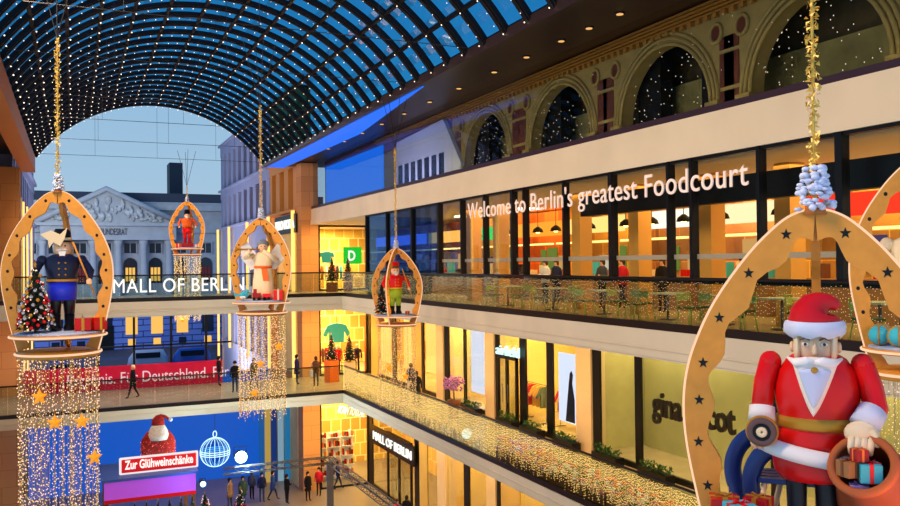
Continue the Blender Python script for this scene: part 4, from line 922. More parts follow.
def bulge(px0, y0, px1, y1, tip, dep, dp, m_, nm, par):
    n, mm = 18, 20; vs = []; fs = []
    for side in (0, 1):
        for j in range(mm + 1):
            v = j / mm; w = (1 - v) ** .75; y = y0 + (y1 - y0) * v
            for i in range(n + 1):
                u = -1 + 2 * i / n; cx = (px0 + px1) / 2 + (tip - (px0 + px1) / 2) * v; x = cx + u * (px1 - px0) / 2 * w
                d = dp - dep * math.sqrt(max(0, 1 - u * u * .92)) * (.45 + .55 * w) if side == 0 else dp + .03
                vs.append(L(x, y - (2 * (1 - u * u) if v < .05 else 0), d))
    o = (n + 1) * (mm + 1)
    for j in range(mm):
        for i in range(n):
            a = j * (n + 1) + i; fs += [(a, a + 1, a + n + 2, a + n + 1), (o + a, o + a + n + 1, o + a + n + 2, o + a + 1)]
    for j in range(mm): a = j * (n + 1); b_ = a + n; fs += [(a, a + n + 1, o + a + n + 1, o + a), (b_, o + b_, o + b_ + n + 1, b_ + n + 1)]
    for i in range(n): fs += [(i, o + i, o + i + 1, i + 1)]
    return MB().add(vs, fs, 0, True).build(nm, m_, par)
bd = bulge(790, 356, 839, 411, 812, .09, -.215, mat('beard_white', (240, 236, 224), .45), 'beard', S)
bulge(797, 366, 831, 402, 812.5, .05, -.285, mat('beard_blue_white', (196, 208, 236), .45), 'beard_centre', bd)
for sx in (-1, 1):
    MB().tube([L(814, 358, -.29), L(814 + sx * 9, 357, -.295), L(814 + sx * 18, 360, -.26), L(814 + sx * 28, 355.5, -.18)], [.022, .033, .03, .01], 12).build('moustache', white_m, hd)
ht = MB()
hp = [(L(815, 326), .195), (L(814, 318), .19), (L(814.5, 311), .165), (L(817, 306.5), .13), (L(823, 303.5), .095), (L(830, 302.5), .07), (L(836, 304), .05), (L(840, 308), .03)]
ht.tube([q[0] + Vector((0, -.02, 0)) for q in hp], [q[1] * .92 for q in hp], 28)
ho = ht.build('hat', mat('hat_red', (196, 16, 24), .45), S)
N = 36; vs = []
for z_, r in ((336, .178), (333, .2), (326, .21), (321, .2), (320, .17)):
    for i in range(N):
        a = 2 * PI * i / N; wv = .012 * math.sin(8 * a) if z_ > 330 else 0; q = L(814.5, z_)
        vs.append((q.x + (r + wv) * math.cos(a), -.02 + (r + wv) * .9 * math.sin(a), q.z + wv))
MB().add(vs, [(j * N + i, j * N + (i + 1) % N, (j + 1) * N + (i + 1) % N, (j + 1) * N + i) for j in range(4) for i in range(N)], 0, True).build('hat_fur_band', frill_m, ho)
# arms
aL = MB().ell(L(766, 363, 0), .078, .08, .08).tube([L(766, 363), L(759, 385, -.01), L(756, 410, -.06)], [.078, .077, .074], 20).build('arm', red_m, S)
MB().tube([L(756.5, 408, -.055), L(756, 421, -.09)], [.09, .095], 20).build('cuff', white_m, aL)
hnd = MB().tube([L(756, 420, -.09), L(757, 432, -.12), L(758, 440, -.13)], [.05, .065, .05], 14)
for q in range(4): hnd.tube([L(747 + q * 6, 434, -.17), L(747.5 + q * 6, 441, -.21), L(749 + q * 5.5, 446, -.18)], .019, 8)
hnd.tube([L(750, 428, -.16), L(745, 424, -.2), L(747, 420, -.22)], .02, 8); hnd.build('hand', MATS['santa_skin'], aL)
aR = MB().ell(L(864, 363, 0), .078, .08, .08).tube([L(864, 363), L(872, 385, -.02), L(876, 404, -.08), L(870, 414, -.16)], [.078, .08, .08, .074], 20).build('arm', red_m, S)
MB().tube([L(873, 405, -.12), L(863, 418, -.2)], [.095, .1], 20).build('cuff', frill_m, aR)
hnd = MB().ell(L(860, 424, -.24), .11, .07, .085)
for q in range(4): hnd.tube([L(850 + q * 6.4, 427, -.29), L(849 + q * 6.2, 435, -.33), L(850 + q * 5.6, 441, -.31)], .024, 10)
hnd.tube([L(869, 420, -.28), L(875, 427, -.3), L(873, 434, -.3)], .024, 10); hnd.build('mitten_hand', cream_m, aR)
# the bell held in the left hand
tb_ = thing('hand_bell', 'round brass bell with dark inner rings held in the hand of the big Santa', 'bell', S.location, to + PI / 2)
c = L(758, 427, -.3)
bell = MB(); prof = [(.0, .03), (-.0, .1), (.02, .112), (.05, .105), (.1, .075), (.17, .05), (.2, .02)]
N = 32; vs = [(c.x + r * math.cos(2 * PI * i / N), c.y + d, c.z + r * math.sin(2 * PI * i / N)) for d, r in prof for i in range(N)]
bell.add(vs, [(j * N + i, j * N + (i + 1) % N, (j + 1) * N + (i + 1) % N, (j + 1) * N + i) for j in range(len(prof) - 1) for i in range(N)], 0, True).build('bell_body', gold_m, tb_)
for r, m_, w, d in ((.078, mat('dull_bronze', (96, 74, 70), .5), .024, -.01), (.05, black_m, .011, -.02), (.022, cream_m, .017, -.02)):
    MB().tube([(c.x + r * math.cos(2 * PI * i / 28), c.y + d, c.z + r * math.sin(2 * PI * i / 28)) for i in range(28)], w, 8, closed=True).build('ring', m_, tb_)
# the sack
sackt = thing('gift_sack', 'open brown sack full of presents held by the big Santa', 'sack', S.location, to + PI / 2)
cc = L(860, 450, -.38)
ax = Vector((.22, .55, -.42)).normalized(); u1 = Vector((1, 0, 0)); u1 = (u1 - ax * u1.dot(ax)).normalized(); v1 = ax.cross(u1); 
def sring(d, r, ry=None): return [cc + ax * d + u1 * r * .87 * math.cos(2 * PI * i / 32) + v1 * (ry or r) * .87 * math.sin(2 * PI * i / 32) for i in range(32)]
prof = [(.5, .2), (.35, .22), (.05, .2), (-.0, .215), (-.02, .235), (.03, .25), (.1, .235), (.25, .29), (.45, .36), (.65, .38), (.85, .3), (.95, .12)]
vs = []; [vs.extend(sring(d, r)) for d, r in prof]
MB().add(vs, [(j * 32 + i, j * 32 + (i + 1) % 32, (j + 1) * 32 + (i + 1) % 32, (j + 1) * 32 + i) for j in range(len(prof) - 1) for i in range(32)] + [tuple(range(32)), tuple((len(prof) - 1) * 32 + i for i in range(32))], 0, True).build('sack_body', sack_m, sackt)
MB().tube(sring(-.005, .228), .03, 10, closed=True).build('rolled_rim', mat('sack_rim', (172, 92, 44), .5), sackt)
Mw = Matrix.Translation(S.location) @ Matrix.Rotation(to + PI / 2, 4, 'Z')
for (x, y, w, h, m_, r_, rz, lb) in ((868, 477, .155, .14, teal_m, red_m, .15, 'teal gift box with red ribbon in the mouth of the brown sack'), (846, 473, .14, .12, mat('brown_paper', (150, 104, 60), .7), brown_m, .7, 'brown paper parcel in the sack left of the teal gift'),
                                (857, 456, .1, .09, dred_m, mat('orange_ribbon', (230, 120, 50), .5), .5, 'small dark red gift behind the others in the sack'), (856, 490, .13, .07, lilac_m, lilac_m, .1, 'lilac gift at the bottom of the sack opening')):
    gift(Mw @ (L(861 + (x - 861) * .87 - 1, 465 + (y - 465) * .87 - 12, -.40) + Vector((0, 0, 0))), to + PI / 2 + rz, w * .87, h * .87, m_, r_, lb, 'gifts in the brown sack')
# sledge and toys behind
sl = thing('blue_sledge', 'dark blue wooden sledge with curled runners behind the big Santa', 'sledge', S.location, to + PI / 2)
for (cx_, cy_, r0, d) in ((754, 486, 40, .34), (778, 492, 40, .1)):
    pts = []; n = 24
    for i in range(n + 1):
        a = math.radians(90 - 30 + i * 150 / n); pts.append(L(cx_ + r0 * math.cos(a) * .93, cy_ - r0 * math.sin(a), d))
    pts += [L(cx_ - r0 * .8, cy_ + 35, d), L(cx_ - r0 * .4, cy_ + 62, d), L(cx_ + 60, cy_ + 66, d)]
    MB().tube(pts, .045, 10, flat=1.5).build('runner', blue_m, sl)
m = MB()
for k in range(4): m.box(L(750, 0).x, .05 + .09 * k, L(0, 489).z, L(850, 0).x, .12 + .09 * k, L(0, 484).z)
m.build('seat', blue_m, sl)
for x, d in ((752, .1), (790, .1), (846, .1), (770, .36)): MB().tube([L(x + 6, 486, d), L(x - 6, 530, d), L(x - 7, 556, d)], .022, 8).build('leg', cream_m, sl)
t = thing('toy_blocks', '', 'toy'); bpy.data.objects.remove(t)
for (x, y, w, m_, r_, d, rz, lb) in ((716, 0, .2, redb_m, gold_m, -.28, .2, 'shiny red and gold gift at the lower left of the near frame'), (735, 0, .18, teal_m, red_m, -.42, .6, 'turquoise gift with red ribbon in front of the red gold gift'), (752, 0, .17, dred_m, gold_m, -.2, -.3, 'dark red gift by the sledge runner behind the turquoise gift')):
    q = L(x, 556, d); gift(Mw @ Vector((q.x, q.y, 0)), to + PI / 2 + rz, w, .4, m_, r_, lb, 'gifts at the left of the big Santa')
# ================================================================ people
def person_mesh(pose):
    J = {'pel': (0, 0, .93, .13, .10), 'waist': (0, 0, 1.08, .12, .09), 'chest': (0, 0, 1.3, .155, .10), 'neck': (0, 0, 1.47, .05, .05), 'head': (0, -.01, 1.58, .075, .085), 'top': (0, -.005, 1.67, .07, .08)}
    st = .24 if pose == 'walk' else .02
    for sd, x in (('l', -1), ('r', 1)):
        f = st * x; J['hip' + sd] = (x * .09, 0, .88, .085, .085); J['kn' + sd] = (x * .095, -f * .55 - (.03 if pose == 'walk' else 0), .48, .06, .06); J['an' + sd] = (x * .1, -f + (.06 if pose == 'walk' and f < 0 else 0), .09, .04, .04); J['to' + sd] = (x * .11, -f - .14 + (.04 if f < 0 else 0), .04, .035, .03)
        J['sh' + sd] = (x * .18, 0, 1.40, .06, .06); g_ = -f * -.6
        if pose == 'hold': J['el' + sd] = (x * .24, -.03, 1.13, .045, .045); J['wr' + sd] = (x * .13, -.25, 1.15, .03, .03); J['ha' + sd] = (x * .08, -.3, 1.17, .032, .022)
        else: J['el' + sd] = (x * .23, g_ * .4 + .02, 1.12, .045, .045); J['wr' + sd] = (x * .24, g_ - .04, .88, .03, .03); J['ha' + sd] = (x * .24, g_ - .06, .79, .032, .02)
    E = [('pel', 'waist'), ('waist', 'chest'), ('chest', 'neck'), ('neck', 'head'), ('head', 'top')]
    for s_ in 'lr': E += [('pel', 'hip' + s_), ('hip' + s_, 'kn' + s_), ('kn' + s_, 'an' + s_), ('an' + s_, 'to' + s_), ('chest', 'sh' + s_), ('sh' + s_, 'el' + s_), ('el' + s_, 'wr' + s_), ('wr' + s_, 'ha' + s_)]
    ks = list(J); me = bpy.data.meshes.new('body'); me.from_pydata([J[k][:3] for k in ks], [(ks.index(a), ks.index(b)) for a, b in E], [])
    o = bpy.data.objects.new('body', me); C.objects.link(o); md = o.modifiers.new('skin', 'SKIN'); md.use_smooth_shade = True
    for i, k in enumerate(ks): v = me.skin_vertices[0].data[i]; v.radius = J[k][3:5]; v.use_root = (k == 'pel')
    sb = o.modifiers.new('sub', 'SUBSURF'); sb.levels = sb.render_levels = 1
    dg = bpy.context.evaluated_depsgraph_get(); ev = o.evaluated_get(dg); nm = bpy.data.meshes.new_from_object(ev); bpy.data.objects.remove(o)
    for f in nm.polygons:
        c_ = f.center; hand = c_.z < .86 and abs(c_.x) > .19 and pose != 'hold' or (pose == 'hold' and c_.y < -.26 and c_.z > 1)
        f.material_index = 0 if (c_.z > 1.47 or hand) else 1 if (c_.z > .86 or (abs(c_.x) > .18 and c_.z > .8)) else 3 if c_.z < .1 else 2
    for i in range(4): nm.materials.append(skin_m)
    nm.polygons.foreach_set('use_smooth', [True] * len(nm.polygons)); return nm
PM = {k: person_mesh(k) for k in ('walk', 'stand', 'hold')}
cm_ = {k: mat('clothing_' + k, c, .8) for k, c in dict(black=(16, 16, 20), navy=(22, 30, 70), grey=(70, 74, 84), red=(190, 24, 40), blue=(40, 70, 130), tan=(150, 120, 90), white=(210, 210, 215), jeans=(50, 70, 110), green=(50, 80, 60), brown=(90, 56, 36)).items()}
hair_ = {k: mat('hair_' + k, c, .7) for k, c in dict(blond=(214, 176, 120), brown=(64, 40, 26), black=(18, 14, 14), grey=(140, 136, 132)).items()}
skinp = mat('person_skin', (214, 166, 136), .6)
coatmb = MB().loft([(.62, 0, 0, .22, .17), (.8, 0, 0, .21, .16), (1.05, 0, 0, .17, .13), (1.28, 0, 0, .205, .14), (1.42, 0, 0, .17, .11), (1.48, 0, 0, .08, .075)], 18)
jackmb = MB().loft([(.84, 0, 0, .19, .14), (1.05, 0, 0, .175, .13), (1.28, 0, 0, .205, .14), (1.42, 0, 0, .17, .11), (1.48, 0, 0, .08, .075)], 18)
def person(lb, x, y, z0, rz, pose, coat, trous, hair, long=False, hat=None, bag=None, h=1.0, grp=None):
    o = bpy.data.objects.new('person', PM[pose]); C.objects.link(o); o.location = (x, y, z0); o.rotation_euler = (0, 0, rz); o.scale = (h,) * 3
    for i, m_ in enumerate((skinp, cm_[coat], cm_[trous], cm_['black'])): o.material_slots[i].link = 'OBJECT'; o.material_slots[i].material = m_
    tag(o, lb, 'person', grp)
    (coatmb if long else jackmb).build('coat', cm_[coat], o)
    if hat: MB().loft([(1.60, 0, 0, .105, .115), (1.68, 0, 0, .1, .11), (1.74, 0, 0, .06, .065)], 14).build('cap', cm_[hat], o)
    else: MB().loft([(1.50, 0, .035, .07, .06), (1.58, 0, .03, .095, .09), (1.67, 0, .01, .095, .105), (1.73, 0, .005, .05, .06)], 14).build('hair', hair_[hair], o)
    MB().ell((0, -.1, 1.585), .012, .018, .016, n=8, m=5).build('nose', skinp, o)
    MB().dot((-.03, -.088, 1.615), .009).dot((.03, -.088, 1.615), .009).build('eyes', black_m, o)
    if bag: MB().box(.2, -.12, .62, .32, .14, .95).tube([(.26, -.08, .95), (.22, 0, 1.42), (.26, .1, .95)], .012, 5).build('shoulder_bag', cm_[bag], o, bevel=.02)
    return o
def onZ(x, y, Z): return atZ(x, y, Z)
def bridge(px_, Y): return atY(px_, 380, Y).x
person('blond woman in a long black coat walking alone across the lower bridge', bridge(133, 46.8), 46.8, Z1, -PI / 2, 'walk', 'black', 'black', 'blond', True)
person('person in a black cap seen from behind beside the angel light curtain', bridge(235, 46), 46, Z1, PI, 'stand', 'black', 'grey', 'black', hat='black')
person('person in dark clothes at the end of the red banner on the lower bridge', bridge(219, 49), 49, Z1, PI / 2, 'stand', 'black', 'navy', 'black')
person('person glimpsed through the angel light curtain on the lower bridge', bridge(254, 47), 47, Z1, .3, 'walk', 'black', 'grey', 'black')
person('person in a long dark blue coat left of the tall stone pillar', bridge(297, 47.5), 47.5, Z1, PI / 2, 'stand', 'navy', 'navy', 'black', True)
person('person in grey trousers with a pale bag in front of the tall stone pillar', bridge(316, 46), 46, Z1, PI, 'hold', 'brown', 'grey', 'brown', bag='white')
q = atX(416.5, 390, 15.0); person('person in a black coat walking along the lower gallery near the amber window', 15.0, q.y, Z1, PI * .9, 'walk', 'black', 'black', 'brown', True)
q = atX(411, 390, 15.9); person('person in pale trousers half hidden behind the black coat walker on the lower gallery', 15.9, q.y, Z1, PI, 'walk', 'navy', 'white', 'black')
gp = [(262, 502, 'dark blue jacket standing left among the four by the blue panels', 'stand', 'navy', 'jeans', 0), (273, 500, 'blue coat walking beside the blue lit panels', 'walk', 'blue', 'navy', 1.2), (287, 504, 'black jacket holding something next to the blue panels', 'hold', 'black', 'black', 2), (308, 501, 'long black coat at the foot of the tall pillar', 'stand', 'black', 'black', .4),
      (319, 496, 'bright red jacket by the yellow ground floor shop', 'stand', 'red', 'black', -.6), (338, 489, 'dark jacket carrying a white bag in front of the yellow shop', 'walk', 'navy', 'navy', 1.4), (243, 506, 'teal shadowed coat left of the panels near the spotlight', 'stand', 'green', 'jeans', 0), (230, 508, 'tan coat nearest the spotlight at the market', 'stand', 'tan', 'grey', .8),
      (252, 500, 'grey jacket behind the market under the spotlight', 'stand', 'grey', 'black', 2.4)]
for x, y, d, pose, c1, c2, rz in gp:
    Y = 49.0 if y < 503 else 47.5; q = atZ(x, y, ZG); Y = min(q.y, 52)
    person('person in a %s' % d if not d.startswith(('dark', 'blue', 'black')) else 'person with a %s' % d, atY(x, y, Y).x, Y, ZG, rz, pose, c1, c2, 'black', long='coat' in d, bag='white' if 'bag' in d else None, grp='shoppers on the ground floor')
q = atX(397, 494, 15.2); person('person in a red jacket near the ground floor entrance doors', 15.2, q.y, ZG, .5, 'walk', 'red', 'black', 'brown', grp='shoppers on the ground floor')
q = atX(404, 500, 15.9); person('person in black beside the red jacket by the entrance doors', 15.9, q.y - .4, ZG, 2.5, 'stand', 'black', 'black', 'black', grp='shoppers on the ground floor')
q = atX(467, 500, 15.4)
for k, (x, X, lb, c1, pose) in enumerate(((498, 17, 'black coat standing by the violet foodcourt stall', 'black', 'stand'), (545, 16.6, 'white shirt ordering at the orange foodcourt stall', 'white', 'hold'), (556, 17, 'navy jacket waiting at the orange foodcourt stall', 'navy', 'stand'), (602, 16.8, 'grey jacket at the amber foodcourt stall', 'grey', 'hold'),
        (622, 17.2, 'red jacket walking past the amber foodcourt stall', 'red', 'walk'), (662, 17, 'black jacket before the chequered foodcourt stall', 'black', 'stand'), (706, 16.6, 'green jacket walking by the chequered stall', 'green', 'walk'), (742, 17, 'brown coat at the peach foodcourt stall', 'brown', 'hold'))):
    y = atX(x, 250, X).y; person('person in a ' + lb, X, y, Z2, U(-2, -1), pose, c1, 'black', 'brown', grp='foodcourt customers')
# ================================================================ planters, trees, flowers
for k, (p_, Y) in enumerate(((332, 48.6), (348, 48.6))):
    q = atY(p_, 280, Y); xtree((q.x, Y, Z2), 1.5, .42, ('bushy decorated tree with red top standing left in the upper corner gallery', 'slim decorated tree in front of the green D sign on the upper gallery')[k], 24, 20, pot=(.5, .55, brown_m))
for k, (p_, Y) in enumerate(((331.5, 47.6), (349.5, 46.4))):
    q = atY(p_, 360, Y); xtree((q.x, Y, Z1), 1.55, .42, ('decorated tree on a tall orange planter beside the corner shop, lower gallery', 'decorated tree in a stone planter at the bend of the lower gallery')[k], 24, 20, pot=(.62, 1.25, (orgf_m, beige_m)[k]))
def planter(X, px_, lb, z0, m_, n=40, h=.3):
    y = atX(px_, 430, X).y; t = thing('plant_trough', lb, 'planter', (X, y, z0), PI / 2)
    MB().box(-.7, -.18, 0, .7, .18, .32).build('trough', black_m, t); g_ = MB()
    for k in range(n * 4):
        c_ = Vector((U(-.65, .65), U(-.16, .16), .32 + U(0, h) * .8)); d = Vector((U(-1, 1), U(-1, 1), U(.2, 1))).normalized() * .1; w = Vector((U(-1, 1), U(-1, 1), 0)).normalized() * .035
        g_.add([c_ - d * .5, c_ + w, c_ + d, c_ - w], [(0, 1, 2, 3)], 0)
    f = g_.build('foliage', m_, t); f['kind'] = 'stuff'; return t
for k, (p_, lb) in enumerate(((472, 'clipped green plant trough at the foot of the white panel window'), (507, 'clipped green plant trough before the airfield doors'), (532, 'clipped green plant trough right of the airfield doors'), (566, 'clipped green plant trough in front of the display screen window'), (607, 'clipped green plant trough under the first olive shop window'), (655, 'clipped green plant trough near the large black lettering'))):
    planter(16.55, p_, lb, Z1, leaf_m)
q = atX(454, 400, 15.4); t = thing('flower_urn', 'tall urn of purple blossom beside the shop windows of the lower gallery', 'flowers', (15.4, q.y, Z1))
MB().loft([(0, 0, 0, .25, .25), (.1, 0, 0, .15, .15), (.6, 0, 0, .28, .28), (.8, 0, 0, .3, .3)], 20).build('urn', brown_m, t); MB().tube([(0, 0, .7), (0, 0, 1.4)], .03, 6).build('stem', brown_m, t); m = MB()
for k in range(160):
    d = Vector((U(-1, 1), U(-1, 1), U(-1, 1))).normalized() * U(.2, .55); m.dot((d.x, d.y, 1.55 + d.z * .7), .06)
m.build('blossom', flower_m, t)['kind'] = 'stuff'
# flower box along the lower balustrade
for k in range(9):
    p_ = (505, 524, 541, 558, 577, 597, 619, 643, 668)[k]; y = atX(p_, 470, XB + .35).y
    t = thing('flower_box', 'flower box of orange and pink blooms behind the lower balustrade, %s from far end' % ('first', 'second', 'third', 'fourth', 'fifth', 'sixth', 'seventh', 'eighth', 'ninth')[k], 'flower box', (XB + .4, y, Z1), PI / 2, 'flower boxes behind the lower balustrade')
    MB().box(-.5, -.14, 0, .5, .14, .28).build('box', brown_m, t); m = MB()
    for j in range(46): m.ell((U(-.48, .48), U(-.14, .14), .32 + U(0, .5)), .075, .075, .06, random.choice((0, 1, 2, 3)), n=6, m=4)
    m.build('blooms', [mat('bright_orange_bloom', (250, 120, 50), .7), pink_m, leaf_m, flower_m if k < 3 else white_m], t)['kind'] = 'stuff'

# ================================================================ Christmas market on the ground floor
YM = 40.0
def M_(x, y, Y=YM): return atY(x, y, Y)
a, b_ = M_(121, 476), M_(199, 462)
st = thing('market_stall', 'market stall with glowing violet canopy below the red lettered sign', 'market stall', (M_(150, 490).x, YM, ZG))
x0, x1 = M_(104, 490).x, M_(196, 490).x; cx_ = M_(150, 490).x; zt_ = M_(150, 478).z - ZG; zb2 = M_(150, 496).z - ZG
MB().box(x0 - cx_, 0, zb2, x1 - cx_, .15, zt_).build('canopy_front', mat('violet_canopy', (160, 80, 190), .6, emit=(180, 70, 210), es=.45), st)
MB().box(x0 - cx_ - .1, -.1, zt_, x1 - cx_ + .1, 3.2, zt_ + .12).box(x0 - cx_, 0.1, zb2 - .12, x1 - cx_, .2, zb2).build('roof', mat('blue_roof', (60, 90, 170), .5), st)
MB().box(x0 - cx_, -.05, zb2 - .14, x1 - cx_, .05, zb2 + .02).build('red_valance', red_m, st)
for x in (x0 - cx_ + .1, x1 - cx_ - .1):
    for y in (.1, 3.0): MB().box(x - .08, y - .08, 0, x + .08, y + .08, zt_).build('post', brown_m, st)
MB().box(x0 - cx_, .3, 0, x1 - cx_, .9, 1.1).build('counter', brown_m, st)
sg_ = thing('stall_sign', 'red rounded sign with white border and lettering on the stall roof', 'sign', (a.x, YM + .6, zt_ + ZG + .12))
Ls = b_.x - a.x; hh = .78
MB().box(-.05, -.02, 0, Ls + .05, .1, hh).build('border', emat('sign_white', (250, 235, 235), 1.0), sg_, bevel=.08); MB().box(.05, -.06, .09, Ls - .05, 0, hh - .09).build('red_panel', mat('sign_red', (200, 16, 26), .5, emit=(200, 16, 26), es=.5), sg_, bevel=.06)
text('lettering', 'Zur Glühweinschänke', letter_m, sg_, (a.x + .2, YM + .52, zt_ + ZG + .38), (1, 0, 0), (0, 0, 1), .38, Ls - .4, .02, 1, .02)
g_ = thing('glitter_santa', 'sparkling red and white light Santa bust on the market stall roof', 'light figure', (M_(161, 464).x, YM + 1.35, zt_ + ZG + .12))
hz = M_(161, 419).z - (zt_ + ZG)
gm = MB().loft([(0, 0, 0, .66, .45), (1.0, 0, 0, .78, .52), (1.35, 0, 0, .74, .5), (1.7, 0, 0, .5, .38)], 24).build('body', mat('glitter_red', (150, 34, 30), .5, noise=.5, scale=18, bump=.6), g_)
MB().loft([(1.35, 0, -.16, .5, .4), (1.6, 0, -.14, .48, .36), (1.9, 0, -.06, .34, .28), (2.1, 0, -.03, .2, .2)], 24).build('beard', mat('glitter_white', (215, 205, 190), .7, noise=.2, scale=18, bump=.5), g_)
MB().ell((0, -.08, 2.0), .2, .18, .16).build('face', skin_m, g_); MB().loft([(2.0, 0, 0, .3, .28), (2.25, 0, 0, .27, .25), (2.42, .05, 0, .16, .16), (2.47, .1, 0, .05, .05)], 20).tube([(.08, 0, 2.4), (.3, 0, 2.36), (.5, 0, 2.22)], [.1, .08, .05], 10).build('hat', MATS['glitter_red'], g_)
MB().ell((.56, 0, 2.2), .1, .1, .1).build('pompom', frill_m, g_)
m = MB()
for k in range(120): a_ = U(PI, 2 * PI); z_ = U(.5, 1.35); m.dot((.78 * math.cos(a_), .53 * math.sin(a_), z_), .014)
m.build('bulbs', mat('pinkbulb', (255, 120, 100), .5, emit=(255, 110, 90), es=1.2), g_)['kind'] = 'stuff'
# small decorated trees and garland in front of the stall canopy
for k in range(8):
    x = x0 + (x1 - x0) * (k + .5) / 8
    xtree((x, YM - .62, zb2 + ZG - 1.45), 1.3, .24, 'small tree with coloured baubles under the violet canopy, %s from its left end' % ('first', 'second', 'third', 'fourth', 'fifth', 'sixth', 'seventh', 'eighth')[k], 14, 24, mats=[redb_m, gold_m, silver_m], grp='small trees in front of the stall', pot=(.3, .1, brown_m))
o = MB().box(x0 - .2, YM - 1.05, zb2 + ZG - 1.6, x1 + .2, YM - .2, zb2 + ZG - 1.45).build('tree_shelf', brown_m); tag(o, 'long brown shelf board carrying the small trees before the market stall', 'shelf')
for x in (x0, x1): pass
# second stall group at the right
for k, (p_, c_) in enumerate(((205, (40, 70, 60)), (240, (110, 60, 60)))):
    q = M_(p_, 500, 44.6); xtree((q.x, 44.6, ZG), 2.2, .6, ('broad lit tree of the market left of the shoppers', 'lit tree with reddish baubles right of the stall')[k], 40, 60, mats=[redb_m, silver_m])
# bauble light
q = atY(215, 452, YF + .6); t = thing('light_bauble', 'big white glowing wire bauble hanging below the lower bridge', 'light bauble', q)
r = 14.5 * (YF + .6) / ray(215, 452).y / FPX * ray(215, 452).y / 1.0
r = 14.5 * ((YF + .6) / ray(215, 452).y) / FPX
m = MB(); wm = emat('bauble_white', (200, 240, 255), 1.6)
for k in range(9): a_ = PI * k / 9; m.tube([(r * math.cos(b2) * math.cos(a_), r * math.cos(b2) * math.sin(a_), r * math.sin(b2)) for b2 in [2 * PI * j / 28 for j in range(28)]], .012, 4, closed=True)
for zz in (-.1, .0, .1): rr2 = math.sqrt(r * r - zz * zz); m.tube([(rr2 * math.cos(2 * PI * j / 28), rr2 * math.sin(2 * PI * j / 28), zz) for j in range(28)], .02, 4, closed=True)
m.build('wire_sphere', wm, t)
MB().ell((0, 0, 0), r * .96, r * .96, r * .96, n=24, m=16).build('glass_ball', glass('bauble_glass', (170, 215, 245), .35), t)
MB().tube([(.09 * math.cos(2 * PI * j / 14), 0, r + .17 + .16 * math.sin(2 * PI * j / 14)) for j in range(14)], .025, 5, closed=True).build('hook_ring', wm, t); MB().tube([(0, 0, r + .3), (0, 0, -7.46 - q.z)], .01, 4).build('cord', cable_m, t)
# truss with spotlights
tz = -9.75; tr = thing('lighting_truss', 'aluminium lighting truss running from the stall to the pillar and back along the gallery', 'truss', (11.6, 40.5, tz))
def trussbar(p0, p1):
    p0, p1 = Vector(p0), Vector(p1); d = (p1 - p0).normalized(); sd = Vector((-d.y, d.x, 0)) * .15; L_ = (p1 - p0).length; m = MB(); cs = [sd + Vector((0, 0, .15)), -sd + Vector((0, 0, .15)), sd - Vector((0, 0, .15)), -sd - Vector((0, 0, .15))]
    for c_ in cs: m.tube([p0 + c_, p1 + c_], .028, 6)
    n = int(L_ / .4)
    for i in range(n):
        a_, b2 = p0 + d * i * L_ / n, p0 + d * (i + 1) * L_ / n
        for u_, v_ in ((0, 1), (2, 3), (0, 2), (1, 3)): m.tube([a_ + cs[u_ if i % 2 else v_], b2 + cs[v_ if i % 2 else u_]], .014, 4)
    return m
trussbar((0, 0, 0), (-5.2, 0, 0)).build('cross_truss', steel_m, tr); trussbar((0, 0, 0), (0, -20, 0)).build('long_truss', steel_m, tr)
for x, y in ((0, 0), (0, -12)): MB().box(x - .14, y - .14, ZG - tz, x + .14, y + .14, -.1).build('mast', steel_m, tr)
def spot(px_, py_, Y, lb, col, es, rad, power):
    q = atY(px_, py_, Y); t = thing('stage_spotlight', lb, 'spotlight', q); dr = Vector((0, -1, .12))
    MB().tube([(0, .5, 0), (0, 0, 0)], [rad * .8, rad], 16).build('housing', black_m, t); MB().tube([(0, -.01, 0), (0, -.05, 0)], rad * .95, 20).build('lens', emat('spot_lens_%d' % px_, col, es), t)
    MB().tube([(-rad, .2, 0), (-rad, .2, rad * 1.5), (rad, .2, rad * 1.5), (rad, .2, 0)], .02, 5).tube([(0, .2, rad * 1.5), (0, .2, tz - q.z if tz > q.z else rad * 1.6)], .02, 5).build('yoke', black_m, t)
    point(q + Vector((0, -.35, 0)), power, col, .2)
spot(241, 457, 41.0, 'blazing blue-white stage spotlight right of the glowing bauble', (200, 240, 255), 8, .3, 1500)
spot(203, 484, 39.0, 'smaller blue spotlight at the right end of the violet canopy', (150, 210, 255), 5, .13, 200)
# ================================================================ lights
w = bpy.data.worlds.new('dusk'); bpy.context.scene.world = w; w.use_nodes = True; nt = w.node_tree; bg = nt.nodes['Background']
tc = nt.nodes.new('ShaderNodeTexCoord'); sp = nt.nodes.new('ShaderNodeSeparateXYZ'); cr_ = nt.nodes.new('ShaderNodeValToRGB')
nt.links.new(tc.outputs['Generated'], sp.inputs[0]); nt.links.new(sp.outputs[2], cr_.inputs[0]); nt.links.new(cr_.outputs[0], bg.inputs[0])
e = cr_.color_ramp.elements; e[0].position = 0; e[0].color = lin((178, 204, 222)); e[1].position = .6; e[1].color = lin((64, 132, 196)); x_ = e.new(.2); x_.color = lin((146, 188, 222))
bg.inputs[1].default_value = 1.0
WARM = (255, 200, 130)
for y in (8, 14, 20, 26, 32, 38):
    area((18.2, y, 2.3), (18.2, y, -2), 5, 4.5, 480, (255, 206, 132), 'foodcourt_lamp')
    tag(MB().box(17.6, y - .4, 2.3, 18.8, y + .4, 2.36).build('ceiling_panel_light', lamp_m), 'flat lit ceiling panel of the foodcourt, %s from the camera side' % ('first', 'second', 'third', 'fourth', 'fifth', 'sixth')[(8, 14, 20, 26, 32, 38).index(y)], 'ceiling light', 'foodcourt ceiling panels')
